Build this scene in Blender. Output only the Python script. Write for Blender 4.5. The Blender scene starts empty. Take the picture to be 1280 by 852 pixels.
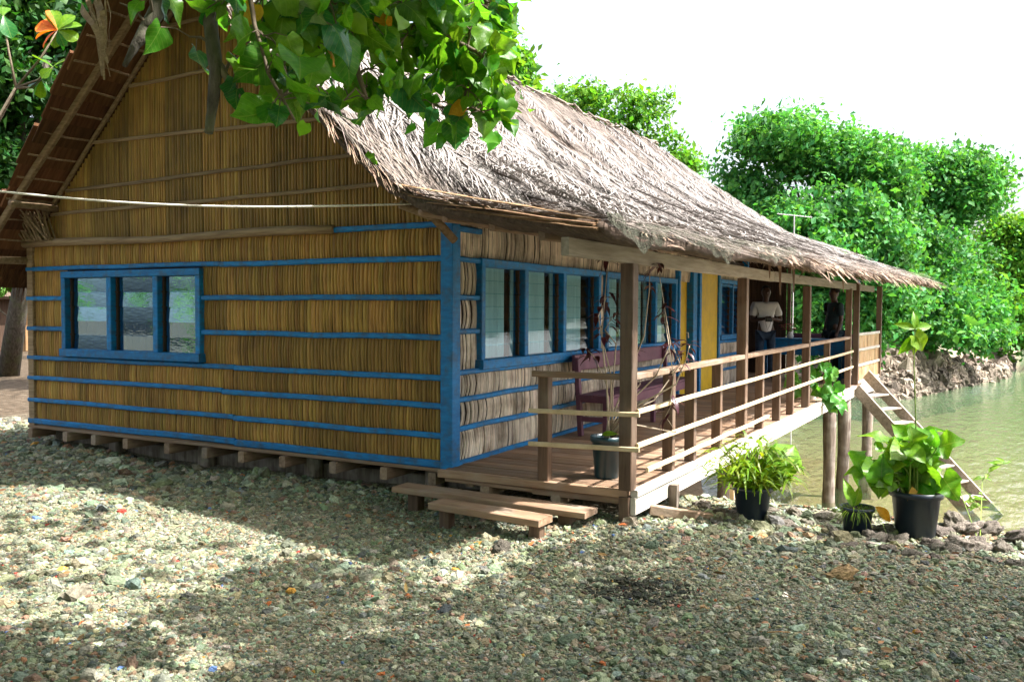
import bpy, bmesh, math, random
import numpy as np
from mathutils import Vector, Matrix, Euler

R = math.radians
rng = random.Random(11)
nr = np.random.default_rng(7)
scene = bpy.context.scene

# ------------------------------------------------------------------ camera, sky, sun, exposure
F, CX, CY = 1087.0, 640.0, 426.0                     # photograph is 1280 x 852
CM = np.array([[0.474, 0.030, -0.880], [-0.881, 0.021, -0.473], [0.005, 0.999, 0.036]])
_u, _s, _v = np.linalg.svd(CM); CM = _u @ _v
CL = np.array([-6.169, -3.90, 1.62])
cam_d = bpy.data.cameras.new('camera'); cam = bpy.data.objects.new('camera', cam_d)
scene.collection.objects.link(cam)
cam.matrix_world = Matrix.Translation(Vector(CL)) @ Matrix(CM.tolist()).to_4x4()
cam_d.sensor_width = 36.0; cam_d.lens = F / 1280.0 * 36.0
cam_d.clip_start = 0.05; cam_d.clip_end = 2000.0
scene.camera = cam

SUN_EL = R(57); SUN_H = (0.22, -0.975)
SUN = Vector((SUN_H[0] * math.cos(SUN_EL), SUN_H[1] * math.cos(SUN_EL), math.sin(SUN_EL))).normalized()
world = bpy.data.worlds.new('World'); scene.world = world; world.use_nodes = True
wn = world.node_tree; wn.nodes.clear()
sky = wn.nodes.new('ShaderNodeTexSky'); sky.sky_type = 'NISHITA'; sky.sun_disc = False
sky.sun_elevation = SUN_EL; sky.sun_rotation = R(90) - math.atan2(SUN_H[1], SUN_H[0])
sky.air_density = 1.0; sky.dust_density = 6.0; sky.ozone_density = 1.0
hsv = wn.nodes.new('ShaderNodeHueSaturation'); hsv.inputs['Saturation'].default_value = 0.6
bgn = wn.nodes.new('ShaderNodeBackground'); bgn.inputs['Strength'].default_value = 0.15
wo = wn.nodes.new('ShaderNodeOutputWorld')
wn.links.new(sky.outputs[0], hsv.inputs['Color']); wn.links.new(hsv.outputs[0], bgn.inputs[0])
wn.links.new(bgn.outputs[0], wo.inputs[0])
sun_d = bpy.data.lights.new('sun', 'SUN'); sun_d.energy = 4.1; sun_d.angle = R(0.6); sun_d.color = (1.0, 0.965, 0.92)
sun = bpy.data.objects.new('sun', sun_d); scene.collection.objects.link(sun)
sun.rotation_euler = SUN.to_track_quat('Z', 'Y').to_euler(); sun.location = (0, -20, 30)
vs = scene.view_settings
vs.view_transform = 'Standard'; vs.look = 'None'; vs.gamma = 1.0; vs.use_curve_mapping = False
vs.exposure = 1.85
scene.render.engine = 'CYCLES'
cy = scene.cycles
cy.use_denoising = True
cy.max_bounces = 8; cy.diffuse_bounces = 4; cy.glossy_bounces = 3; cy.transmission_bounces = 6
cy.transparent_max_bounces = 12; cy.caustics_reflective = False; cy.caustics_refractive = False
cy.sample_clamp_indirect = 6.0

# ------------------------------------------------------------------ pixel <-> place helpers
def ray(x, y):
    return CM @ np.array([x - CX, -(y - CY), -F]) / F
def at_depth(x, y, d): return Vector(CL + d * ray(x, y))
def at_z(x, y, z):
    r = ray(x, y); return Vector(CL + (z - CL[2]) / r[2] * r)
def at_X(x, y, X):
    r = ray(x, y); return Vector(CL + (X - CL[0]) / r[0] * r)
def at_Y(x, y, Y):
    r = ray(x, y); return Vector(CL + (Y - CL[1]) / r[1] * r)
def proj(P):
    c = (np.asarray(P, float) - CL) @ CM
    d = -c[..., 2]
    d = np.where(np.abs(d) < 1e-4, 1e-4, d)
    return CX + F * c[..., 0] / d, CY - F * c[..., 1] / d, d

# ------------------------------------------------------------------ objects
col = scene.collection
def tag(o, label=None, cat=None, group=None, kind=None):
    if label: o['label'] = label
    if cat: o['category'] = cat
    if group: o['group'] = group
    if kind: o['kind'] = kind
    return o
def root(name, loc, label, cat, group=None, rz=0.0):
    o = bpy.data.objects.new(name, None); col.objects.link(o)
    o.location = loc; o.rotation_euler = (0, 0, rz); o.empty_display_size = 0.1
    return tag(o, label, cat, group)
def link(name, me, parent=None, mat=None, loc=None, rot=None, scale=None):
    o = bpy.data.objects.new(name, me); col.objects.link(o)
    if parent is not None: o.parent = parent
    if mat is not None and not me.materials: me.materials.append(mat)
    if loc is not None: o.location = loc
    if rot is not None: o.rotation_euler = rot
    if scale is not None: o.scale = (scale,) * 3 if isinstance(scale, (int, float)) else scale
    return o
def copy_tree(o, parent=None):
    c = o.copy(); col.objects.link(c); c.parent = parent
    for ch in o.children: copy_tree(ch, c)
    return c

def fast_mesh(name, V, Fc, rnd=None, smooth=False, mat=None):
    V = np.asarray(V, np.float32); Fc = np.asarray(Fc, np.int32)
    me = bpy.data.meshes.new(name)
    n, k = Fc.shape
    me.vertices.add(len(V)); me.vertices.foreach_set('co', V.ravel())
    me.loops.add(n * k); me.loops.foreach_set('vertex_index', Fc.ravel())
    me.polygons.add(n); me.polygons.foreach_set('loop_start', np.arange(0, n * k, k, dtype=np.int32))
    if smooth: me.polygons.foreach_set('use_smooth', np.ones(n, bool))
    me.update(calc_edges=True)
    if rnd is not None:
        a = me.attributes.new('rnd', 'FLOAT', 'POINT'); a.data.foreach_set('value', np.asarray(rnd, np.float32))
    if mat is not None: me.materials.append(mat)
    return me

class MB:
    """collects shapes for ONE mesh"""
    def __init__(s): s.v = []; s.f = []; s.r = []
    def add(s, vs_, fs_, r=None):
        b = len(s.v); s.v += [tuple(p) for p in vs_]
        s.f += [tuple(i + b for i in f) for f in fs_]
        s.r += [rng.random() if r is None else r] * len(vs_)
        return s
    def box(s, x0, x1, y0, y1, z0, z1, r=None, c=0.0):
        if c <= 0:
            vs_ = [(x, y, z) for x in (x0, x1) for y in (y0, y1) for z in (z0, z1)]
            return s.add(vs_, [(0, 1, 3, 2), (4, 6, 7, 5), (0, 4, 5, 1), (2, 3, 7, 6), (0, 2, 6, 4), (1, 5, 7, 3)], r)
        ext = (x1 - x0, y1 - y0, z1 - z0); a = ext.index(max(ext))
        m = [(x0 + x1) / 2, (y0 + y1) / 2, (z0 + z1) / 2]; p = list(m); q = list(m)
        p[a] = (x0, y0, z0)[a]; q[a] = (x1, y1, z1)[a]
        if a == 2: return s.beam(p, q, ext[0], ext[1], c, up=(0, 1, 0), r=r)
        return s.beam(p, q, ext[1 - a], ext[2], c, r=r)
    def beam(s, p, q, w, h, c=0.004, up=(0, 0, 1), r=None, n=1, wob=0.0, taper=1.0):
        p = Vector(p); q = Vector(q); d = (q - p).normalized(); up = Vector(up)
        side = d.cross(up)
        if side.length < 1e-5: side = d.cross(Vector((0, 1, 0)))
        side.normalize(); upv = side.cross(d).normalized()
        c = min(c, w * 0.3, h * 0.3)
        sec = [(-w / 2 + c, -h / 2), (w / 2 - c, -h / 2), (w / 2, -h / 2 + c), (w / 2, h / 2 - c),
               (w / 2 - c, h / 2), (-w / 2 + c, h / 2), (-w / 2, h / 2 - c), (-w / 2, -h / 2 + c)]
        vs_ = []; fs_ = []
        for i in range(n + 1):
            t = i / n; k = 1 + (taper - 1) * t
            o = p.lerp(q, t)
            if wob and 0 < i < n: o = o + side * rng.uniform(-wob, wob) + upv * rng.uniform(-wob, wob)
            vs_ += [o + side * (a * k) + upv * (b * k) for a, b in sec]
        for i in range(n):
            for j in range(8):
                a = i * 8 + j; b = i * 8 + (j + 1) % 8
                fs_.append((a, b, b + 8, a + 8))
        fs_.append(tuple(range(7, -1, -1))); fs_.append(tuple(n * 8 + j for j in range(8)))
        return s.add(vs_, fs_, r)
    def tube(s, pts, rad, n=8, r=None, cap=True):
        pts = [Vector(p) for p in pts]; m = len(pts)
        if isinstance(rad, (int, float)): rad = [rad] * m
        vs_ = []; fs_ = []; ref = None
        for i, p in enumerate(pts):
            d = (pts[min(i + 1, m - 1)] - pts[max(i - 1, 0)]).normalized()
            if ref is None:
                ref = d.orthogonal().normalized()
            ref = (ref - d * ref.dot(d))
            ref = ref.normalized() if ref.length > 1e-6 else d.orthogonal().normalized()
            b = d.cross(ref)
            vs_ += [p + (ref * math.cos(2 * math.pi * j / n) + b * math.sin(2 * math.pi * j / n)) * rad[i] for j in range(n)]
        for i in range(m - 1):
            for j in range(n):
                a = i * n + j; b = i * n + (j + 1) % n
                fs_.append((a, b, b + n, a + n))
        if cap:
            fs_.append(tuple(range(n - 1, -1, -1))); fs_.append(tuple((m - 1) * n + j for j in range(n)))
        return s.add(vs_, fs_, r)
    def lathe(s, prof, n=24, o=(0, 0, 0), r=0.5):
        vs_ = [(o[0] + a * math.cos(2 * math.pi * j / n), o[1] + a * math.sin(2 * math.pi * j / n), o[2] + z) for a, z in prof for j in range(n)]
        fs_ = []
        for i in range(len(prof) - 1):
            for j in range(n):
                a = i * n + j; b = i * n + (j + 1) % n
                fs_.append((a, b, b + n, a + n))
        return s.add(vs_, fs_, r)
    def mesh(s, name, mat=None, smooth=False):
        me = bpy.data.meshes.new(name); me.from_pydata(s.v, [], s.f)
        a = me.attributes.new('rnd', 'FLOAT', 'POINT'); a.data.foreach_set('value', np.asarray(s.r, np.float32))
        if smooth: me.polygons.foreach_set('use_smooth', np.ones(len(me.polygons), bool))
        me.update()
        if mat is not None: me.materials.append(mat)
        return me
    def build(s, name, mat, parent=None, smooth=False, **k):
        return link(name, s.mesh(name, mat, smooth), parent, **k)

# ------------------------------------------------------------------ materials
MATS = {}
def pmat(name, c1, c2, scale=6.0, stretch=(1, 1, 1), rough=0.7, var=0.25, hue=0.0, rsrc='attr', bump=0.15,
         detail=5.0, spec=0.35, trans=None, dirt=None, contrast=(0.3, 0.72), sat=1.0, fine=None, veins=0.0):
    m = bpy.data.materials.new(name); m.use_nodes = True; MATS[name] = m
    nt = m.node_tree; N = nt.nodes; L = nt.links; N.clear()
    out = N.new('ShaderNodeOutputMaterial'); bs = N.new('ShaderNodeBsdfPrincipled')
    tc = N.new('ShaderNodeTexCoord'); mp = N.new('ShaderNodeMapping'); mp.inputs['Scale'].default_value = stretch
    L.new(tc.outputs['Object'], mp.inputs['Vector'])
    if rsrc == 'attr':
        at = N.new('ShaderNodeAttribute'); at.attribute_name = 'rnd'; rv = at.outputs['Fac']
    else:
        at = N.new('ShaderNodeObjectInfo'); rv = at.outputs['Random']
    # every piece reads its own stretch of the grain
    off = N.new('ShaderNodeVectorMath'); off.operation = 'MULTIPLY_ADD'
    cmb = N.new('ShaderNodeCombineXYZ')
    for i in range(3): L.new(rv, cmb.inputs[i])
    off.inputs[1].default_value = (17.3, 23.1, 31.7)
    L.new(cmb.outputs[0], off.inputs[0]); L.new(mp.outputs[0], off.inputs[2])
    nz = N.new('ShaderNodeTexNoise'); nz.inputs['Scale'].default_value = scale; nz.inputs['Detail'].default_value = detail
    nz.inputs['Roughness'].default_value = 0.62
    L.new(off.outputs[0], nz.inputs['Vector'])
    rp = N.new('ShaderNodeValToRGB'); e = rp.color_ramp.elements
    e[0].position, e[1].position = contrast; e[0].color = (*c1, 1); e[1].color = (*c2, 1)
    L.new(nz.outputs['Fac'], rp.inputs['Fac'])
    colr = rp.outputs['Color']
    if dirt:
        n2 = N.new('ShaderNodeTexNoise'); n2.inputs['Scale'].default_value = dirt[1]; n2.inputs['Detail'].default_value = 6
        L.new(tc.outputs['Object'], n2.inputs['Vector'])
        r2 = N.new('ShaderNodeValToRGB'); r2.color_ramp.elements[0].position = 0.47; r2.color_ramp.elements[1].position = 0.68
        L.new(n2.outputs['Fac'], r2.inputs['Fac'])
        mu = N.new('ShaderNodeMath'); mu.operation = 'MULTIPLY'; mu.inputs[1].default_value = dirt[2]
        L.new(r2.outputs['Color'], mu.inputs[0])
        mx = N.new('ShaderNodeMixRGB'); mx.inputs['Color2'].default_value = (*dirt[0], 1)
        L.new(mu.outputs[0], mx.inputs['Fac']); L.new(colr, mx.inputs['Color1']); colr = mx.outputs['Color']
    if var or hue:
        hs = N.new('ShaderNodeHueSaturation'); hs.inputs['Saturation'].default_value = sat
        mr = N.new('ShaderNodeMapRange'); mr.inputs['To Min'].default_value = 1 - var; mr.inputs['To Max'].default_value = 1 + var
        L.new(rv, mr.inputs['Value']); L.new(mr.outputs[0], hs.inputs['Value'])
        if hue:
            wn_ = N.new('ShaderNodeTexWhiteNoise'); wn_.noise_dimensions = '1D'; L.new(rv, wn_.inputs['W'])
            m2 = N.new('ShaderNodeMapRange'); m2.inputs['To Min'].default_value = 0.5 - hue; m2.inputs['To Max'].default_value = 0.5 + hue
            L.new(wn_.outputs['Value'], m2.inputs['Value']); L.new(m2.outputs[0], hs.inputs['Hue'])
        L.new(colr, hs.inputs['Color']); colr = hs.outputs['Color']
    if veins:
        sv = N.new('ShaderNodeSeparateXYZ'); L.new(tc.outputs['Object'], sv.inputs[0])
        def mth(op, a_, b_=None):
            q_ = N.new('ShaderNodeMath'); q_.operation = op
            for i_, w_ in enumerate((a_, b_)):
                if w_ is None: continue
                if isinstance(w_, (int, float)): q_.inputs[i_].default_value = w_
                else: L.new(w_, q_.inputs[i_])
            return q_.outputs[0]
        ay = mth('ABSOLUTE', sv.outputs['Y']); mid = mth('LESS_THAN', ay, 0.012)
        ph = mth('MULTIPLY', mth('SUBTRACT', sv.outputs['X'], mth('MULTIPLY', ay, 0.75)), 42.0)
        side_v = mth('GREATER_THAN', mth('SINE', ph), 0.955)
        vf = mth('MULTIPLY', mth('MAXIMUM', mid, mth('MULTIPLY', side_v, 0.6)), veins)
        vm_ = N.new('ShaderNodeMixRGB'); vm_.inputs['Color2'].default_value = (0.30, 0.42, 0.12, 1); L.new(vf, vm_.inputs['Fac']); L.new(colr, vm_.inputs['Color1']); colr = vm_.outputs['Color']
    L.new(colr, bs.inputs['Base Color'])
    bs.inputs['Roughness'].default_value = rough
    bs.inputs['Specular IOR Level'].default_value = spec
    if bump:
        bp = N.new('ShaderNodeBump'); bp.inputs['Strength'].default_value = bump; bp.inputs['Distance'].default_value = 0.02
        src = nz
        if fine:
            src = N.new('ShaderNodeTexNoise'); src.inputs['Scale'].default_value = fine; src.inputs['Detail'].default_value = 6
            L.new(tc.outputs['Object'], src.inputs['Vector'])
        L.new(src.outputs['Fac'], bp.inputs['Height']); L.new(bp.outputs[0], bs.inputs['Normal'])
    if trans:
        tr = N.new('ShaderNodeBsdfTranslucent'); mxs = N.new('ShaderNodeMixShader'); mxs.inputs['Fac'].default_value = trans
        tcol = N.new('ShaderNodeMixRGB'); tcol.blend_type = 'MULTIPLY'; tcol.inputs['Fac'].default_value = 1.0
        tcol.inputs['Color2'].default_value = (1.55, 1.35, 0.5, 1); L.new(colr, tcol.inputs['Color1'])
        L.new(tcol.outputs[0], tr.inputs['Color']); L.new(bs.outputs[0], mxs.inputs[1]); L.new(tr.outputs[0], mxs.inputs[2])
        L.new(mxs.outputs[0], out.inputs[0])
    else:
        L.new(bs.outputs[0], out.inputs[0])
    return m

GX, GY, GZ = (0.7, 9, 9), (9, 0.7, 9), (9, 9, 0.7)           # grain along x / y / z
M_blue = pmat('blue_paint', (0.002, 0.115, 0.33), (0.006, 0.22, 0.55), 8, (1, 1, 4), rough=0.55, var=0.18, bump=0.15, fine=60,
              dirt=((0.05, 0.085, 0.11), 13, 0.6))
M_cane = pmat('ochre_cane', (0.235, 0.118, 0.022), (0.46, 0.275, 0.068), 3.0, GZ, 0.62, 0.30, 0.012, bump=0.25, dirt=((0.11, 0.06, 0.02), 3.5, 0.35))
M_cane_top = pmat('gable_cane', (0.20, 0.106, 0.022), (0.40, 0.245, 0.062), 3.0, GZ, 0.62, 0.30, 0.010, bump=0.25, dirt=((0.09, 0.055, 0.02), 3.0, 0.4))
M_cane_side = pmat('grey_cane', (0.52, 0.43, 0.34), (0.85, 0.77, 0.67), 3.0, GZ, 0.65, 0.36, 0.012, bump=0.25, dirt=((0.13, 0.07, 0.035), 5, 0.6))
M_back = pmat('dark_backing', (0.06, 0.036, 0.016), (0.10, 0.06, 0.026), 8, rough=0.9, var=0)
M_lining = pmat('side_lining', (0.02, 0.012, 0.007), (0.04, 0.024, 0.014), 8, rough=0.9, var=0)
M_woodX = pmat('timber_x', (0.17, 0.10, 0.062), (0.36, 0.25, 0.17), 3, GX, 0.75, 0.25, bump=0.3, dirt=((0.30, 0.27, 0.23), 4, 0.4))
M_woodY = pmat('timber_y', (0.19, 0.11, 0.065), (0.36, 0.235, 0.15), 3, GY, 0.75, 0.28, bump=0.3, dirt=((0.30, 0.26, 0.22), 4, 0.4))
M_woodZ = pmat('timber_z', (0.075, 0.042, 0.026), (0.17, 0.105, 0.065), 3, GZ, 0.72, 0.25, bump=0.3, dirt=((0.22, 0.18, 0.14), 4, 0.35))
M_pale = pmat('pale_batten', (0.48, 0.36, 0.21), (0.68, 0.55, 0.36), 3, (3, 3, 3), 0.6, 0.15, bump=0.2)
M_fascia = pmat('weathered_fascia', (0.46, 0.42, 0.36), (0.74, 0.71, 0.66), 2.5, GX, 0.7, 0.15, bump=0.3, dirt=((0.30, 0.25, 0.2), 5, 0.5))
M_log = pmat('log_wood', (0.16, 0.10, 0.055), (0.33, 0.235, 0.14), 4, GY, 0.8, 0.2, bump=0.4)
M_pile = pmat('pile_wood', (0.09, 0.065, 0.05), (0.30, 0.245, 0.20), 3, GZ, 0.85, 0.2, bump=0.6, dirt=((0.42, 0.38, 0.34), 5, 0.6))
M_beam = pmat('grey_beam', (0.20, 0.165, 0.13), (0.38, 0.335, 0.285), 3, GX, 0.75, 0.15, bump=0.3)
M_purple = pmat('purple_paint', (0.115, 0.042, 0.075), (0.19, 0.078, 0.125), 5, rough=0.5, var=0.1, bump=0.12)
M_yellow = pmat('yellow_paint', (0.56, 0.35, 0.004), (0.74, 0.48, 0.008), 4, rough=0.5, var=0.05, bump=0.1, dirt=((0.42, 0.26, 0.05), 7, 0.35))
M_thatch = pmat('thatch_base', (0.045, 0.028, 0.019), (0.13, 0.092, 0.07), 5, (1, 6, 6), 0.9, 0.3, bump=0.8)
M_under = pmat('sago_thatch', (0.085, 0.036, 0.014), (0.20, 0.088, 0.036), 3.5, (9, 0.8, 0.8), 0.85, 0.35, 0.01, bump=0.5)
M_strand = pmat('thatch_strand', (0.105, 0.080, 0.062), (0.27, 0.23, 0.20), 3, (2, 2, 2), 0.8, 0.4, 0.02, bump=0.0)
M_frond = pmat('dry_frond', (0.165, 0.142, 0.127), (0.36, 0.335, 0.315), 3, (2, 2, 2), 0.75, 0.38, 0.02, bump=0.0)
M_fringe = pmat('eave_fringe', (0.17, 0.10, 0.058), (0.34, 0.26, 0.195), 3, (2, 2, 2), 0.8, 0.4, 0.02, bump=0.0)
M_orange = pmat('leaf_sheath', (0.15, 0.075, 0.032), (0.30, 0.19, 0.105), 3, (1, 8, 8), 0.7, 0.3, 0.01, bump=0.2)
M_pot = pmat('black_plastic', (0.006, 0.012, 0.022), (0.012, 0.022, 0.038), 6, rough=0.38, var=0.1, bump=0.03, spec=0.5)
M_bucket = pmat('teal_plastic', (0.008, 0.030, 0.040), (0.015, 0.045, 0.055), 6, rough=0.35, var=0.05, bump=0.03, spec=0.5)
M_soil = pmat('soil', (0.02, 0.013, 0.008), (0.06, 0.04, 0.022), 30, rough=0.95, var=0)
M_bark = pmat('bark', (0.035, 0.028, 0.021), (0.15, 0.13, 0.105), 9, (3, 3, 1), 0.9, 0.15, bump=0.8, dirt=((0.10, 0.12, 0.05), 5, 0.5))
M_twig = pmat('twig_bark', (0.10, 0.075, 0.05), (0.20, 0.16, 0.11), 15, rough=0.85, var=0.2, bump=0.3)
M_stem = pmat('green_stem', (0.10, 0.17, 0.02), (0.20, 0.27, 0.05), 10, rough=0.6, var=0.2)
M_tan = pmat('tan_stem', (0.33, 0.26, 0.18), (0.50, 0.42, 0.32), 10, rough=0.7, var=0.2)
M_leaf_d = pmat('leaf_dark', (0.016, 0.115, 0.028), (0.038, 0.19, 0.042), 6, rough=0.32, var=0.3, hue=0.02, rsrc='obj', bump=0.1, spec=0.5, trans=0.45, veins=0.45)
M_leaf_l = pmat('leaf_light', (0.065, 0.21, 0.014), (0.13, 0.33, 0.026), 6, rough=0.36, var=0.25, hue=0.02, rsrc='obj', bump=0.1, spec=0.5, trans=0.58, veins=0.45)
M_leaf_y = pmat('leaf_yellow', (0.50, 0.24, 0.015), (0.68, 0.42, 0.05), 6, rough=0.5, var=0.2, hue=0.02, rsrc='obj', bump=0.1, trans=0.4)
M_leaf_o = pmat('leaf_orange', (0.55, 0.13, 0.008), (0.75, 0.26, 0.02), 6, rough=0.45, var=0.15, hue=0.012, rsrc='obj', bump=0.1, trans=0.4)
M_lime = pmat('leaf_lime', (0.075, 0.21, 0.006), (0.17, 0.32, 0.012), 8, rough=0.42, var=0.22, hue=0.015, rsrc='obj', bump=0.15, trans=0.42, veins=0.35)
M_grassy = pmat('leaf_grassy', (0.075, 0.19, 0.008), (0.22, 0.30, 0.016), 5, rough=0.45, var=0.4, hue=0.035, bump=0.0, trans=0.4)
M_maroon = pmat('leaf_maroon', (0.030, 0.009, 0.014), (0.075, 0.018, 0.026), 8, rough=0.35, var=0.4, hue=0.02, rsrc='obj', bump=0.1, trans=0.2)
M_vine = pmat('leaf_vine', (0.05, 0.20, 0.03), (0.12, 0.32, 0.05), 8, rough=0.4, var=0.3, hue=0.02, rsrc='obj', bump=0.1, trans=0.4)
def foliage(name, a, b, tr=0.4, var=0.45):
    return pmat(name, a, b, 0.35, rough=0.55, var=var, hue=0.03, bump=0.0, spec=0.3, trans=tr)
M_tree_a = foliage('foliage_mangrove', (0.030, 0.165, 0.042), (0.10, 0.32, 0.060))
M_tree_b = foliage('foliage_bright', (0.060, 0.20, 0.020), (0.145, 0.34, 0.036))
M_tree_c = foliage('foliage_pale', (0.055, 0.155, 0.050), (0.115, 0.245, 0.070))
M_tree_d = foliage('foliage_shade', (0.012, 0.060, 0.010), (0.035, 0.125, 0.015), 0.35)  # darker green: the shade on the left trees is put into the colour
M_rock = pmat('coral_rock', (0.06, 0.047, 0.037), (0.30, 0.26, 0.21), 9, rough=0.9, var=0.3, hue=0.02, rsrc='obj', bump=0.9, detail=9, dirt=((0.06, 0.055, 0.05), 9, 0.6))
M_skin = pmat('skin', (0.045, 0.022, 0.014), (0.075, 0.038, 0.024), 10, rough=0.5, var=0)
M_shirt = pmat('white_shirt', (0.60, 0.60, 0.62), (0.76, 0.76, 0.78), 8, rough=0.85, var=0, bump=0.3)
M_jeans = pmat('dark_jeans', (0.012, 0.025, 0.05), (0.03, 0.055, 0.10), 14, rough=0.85, var=0)
M_silhouette = pmat('silhouette_cloth', (0.010, 0.016, 0.022), (0.02, 0.05, 0.055), 8, rough=0.85, var=0)  # near-black cloth: the backlit silhouette is put into the colour
M_black = pmat('black_plastic_small', (0.012, 0.012, 0.014), (0.02, 0.02, 0.022), 8, rough=0.35, var=0)
M_hair = pmat('hair', (0.008, 0.006, 0.005), (0.016, 0.012, 0.010), 60, rough=0.9, var=0, bump=0.8)
M_red = pmat('red_petal', (0.40, 0.008, 0.02), (0.62, 0.02, 0.05), 9, rough=0.6, var=0.3)
M_white = pmat('white_ceramic', (0.66, 0.66, 0.64), (0.78, 0.78, 0.76), 5, rough=0.35, var=0)
M_metal = pmat('aluminium', (0.55, 0.55, 0.56), (0.68, 0.68, 0.70), 9, rough=0.4, var=0)
M_rope = pmat('rope', (0.62, 0.58, 0.50), (0.78, 0.75, 0.68), 40, rough=0.8, var=0)
M_curtain = pmat('pale_curtain', (0.58, 0.76, 0.80), (0.76, 0.90, 0.92), 4, (6, 6, 0.4), 0.8, 0.05, bump=0.4)
M_curtain_b = pmat('blue_curtain', (0.02, 0.10, 0.30), (0.05, 0.20, 0.50), 4, (6, 6, 0.4), 0.8, 0.05, bump=0.4)
M_darkwood = pmat('dark_board', (0.035, 0.020, 0.013), (0.085, 0.050, 0.032), 3, GZ, 0.8, 0.3, bump=0.3)
M_hut = pmat('hut_board', (0.30, 0.16, 0.07), (0.50, 0.30, 0.15), 3, GZ, 0.8, 0.3, bump=0.3)

def glass_mat(name, tint, refl=0.08, gcol=(1, 1, 1)):
    m = bpy.data.materials.new(name); m.use_nodes = True; nt = m.node_tree; N = nt.nodes; L = nt.links; N.clear()
    out = N.new('ShaderNodeOutputMaterial'); tr = N.new('ShaderNodeBsdfTransparent'); tr.inputs[0].default_value = (*tint, 1)
    gl = N.new('ShaderNodeBsdfGlossy'); gl.inputs['Roughness'].default_value = 0.03; gl.inputs[0].default_value = (*gcol, 1)
    fr = N.new('ShaderNodeFresnel'); fr.inputs['IOR'].default_value = 1.5
    ad = N.new('ShaderNodeMath'); ad.operation = 'ADD'; ad.inputs[1].default_value = refl; L.new(fr.outputs[0], ad.inputs[0])
    ge = N.new('ShaderNodeNewGeometry'); fm = N.new('ShaderNodeMath'); fm.operation = 'SUBTRACT'; fm.inputs[0].default_value = 1.0; L.new(ge.outputs['Backfacing'], fm.inputs[1])
    fx = N.new('ShaderNodeMath'); fx.operation = 'MULTIPLY'; fx.use_clamp = True; L.new(ad.outputs[0], fx.inputs[0]); L.new(fm.outputs[0], fx.inputs[1])
    mx = N.new('ShaderNodeMixShader'); L.new(fx.outputs[0], mx.inputs[0]); L.new(tr.outputs[0], mx.inputs[1]); L.new(gl.outputs[0], mx.inputs[2])
    nz = N.new('ShaderNodeTexNoise'); nz.inputs['Scale'].default_value = 6
    bp = N.new('ShaderNodeBump'); bp.inputs['Strength'].default_value = 0.02; bp.inputs['Distance'].default_value = 0.02
    L.new(nz.outputs['Fac'], bp.inputs['Height']); L.new(bp.outputs[0], gl.inputs['Normal'])
    L.new(mx.outputs[0], out.inputs[0]); return m
M_glass = glass_mat('louvre_glass', (0.80, 0.92, 0.95), 0.05)
M_glass_g = glass_mat('louvre_glass_sky_tint', (0.40, 0.58, 0.80), 0.46, (0.50, 0.80, 1.0))  # blue of the mirrored sky is put into the gloss colour

# ------------------------------------------------------------------ terrain
WATER_Z = -1.45
def smooth(t): t = np.clip(t, 0, 1); return t * t * (3 - 2 * t)
def shore1(y): return 1.15 + 0.12 * np.sin(y * 1.7) + 3.0 * np.maximum(0, y + 0.6) * smooth((y + 1.2) / 3.0) + np.maximum(0, -7 - y) * 0.5
def shore2(y): return np.minimum(27 + np.maximum(0, -1.6 - y) * 3.9 + np.maximum(0, -5.0 - y) * 14, 82)
def ground_z(x, y):
    x = np.asarray(x, float); y = np.asarray(y, float)
    d = shore1(y) - x
    d = np.where((y > 0) & (d < 0), d / 2.6, d)
    z1 = np.where(d > 0, 0.0, np.maximum(-2.15, d * 0.62)) * 1.0
    z1 = z1 * smooth((-d + 0.15) / 0.5) if True else z1
    z1 = z1 + 0.06 * np.exp(-(((x + 0.1) / .7) ** 2 + ((y + 1.9) / .8) ** 2)) * (d > -0.3)
    z1 = z1 + np.where(d > 0, 0.03 * np.sin(x * 1.3 + 0.7) * np.cos(y * 1.1) + 0.015 * np.sin(3.1 * x - 2.3 * y), 0)
    e = x - shore2(y)
    z2 = np.minimum(np.clip(-2.15 + (e + 1.0) * 0.45, -2.15, 0.25), -0.1 - 1.25 * smooth((-0.9 - y) / 3.6) + np.maximum(0, e - 6) * .3)
    return np.maximum(z1, z2)
def sheet_axis(n, span, c, k):
    t = np.linspace(-1, 1, n); return c + span * np.sinh(k * t) / math.sinh(k)
gx = sheet_axis(300, 420, 0.0, 6.2); gy = sheet_axis(300, 420, -1.0, 6.2)
XX, YY = np.meshgrid(gx, gy, indexing='ij')
ZZ = ground_z(XX, YY)
n1, n2 = XX.shape
idx = np.arange(n1 * n2).reshape(n1, n2)
Fg = np.stack([idx[:-1, :-1], idx[1:, :-1], idx[1:, 1:], idx[:-1, 1:]], -1).reshape(-1, 4)
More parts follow.
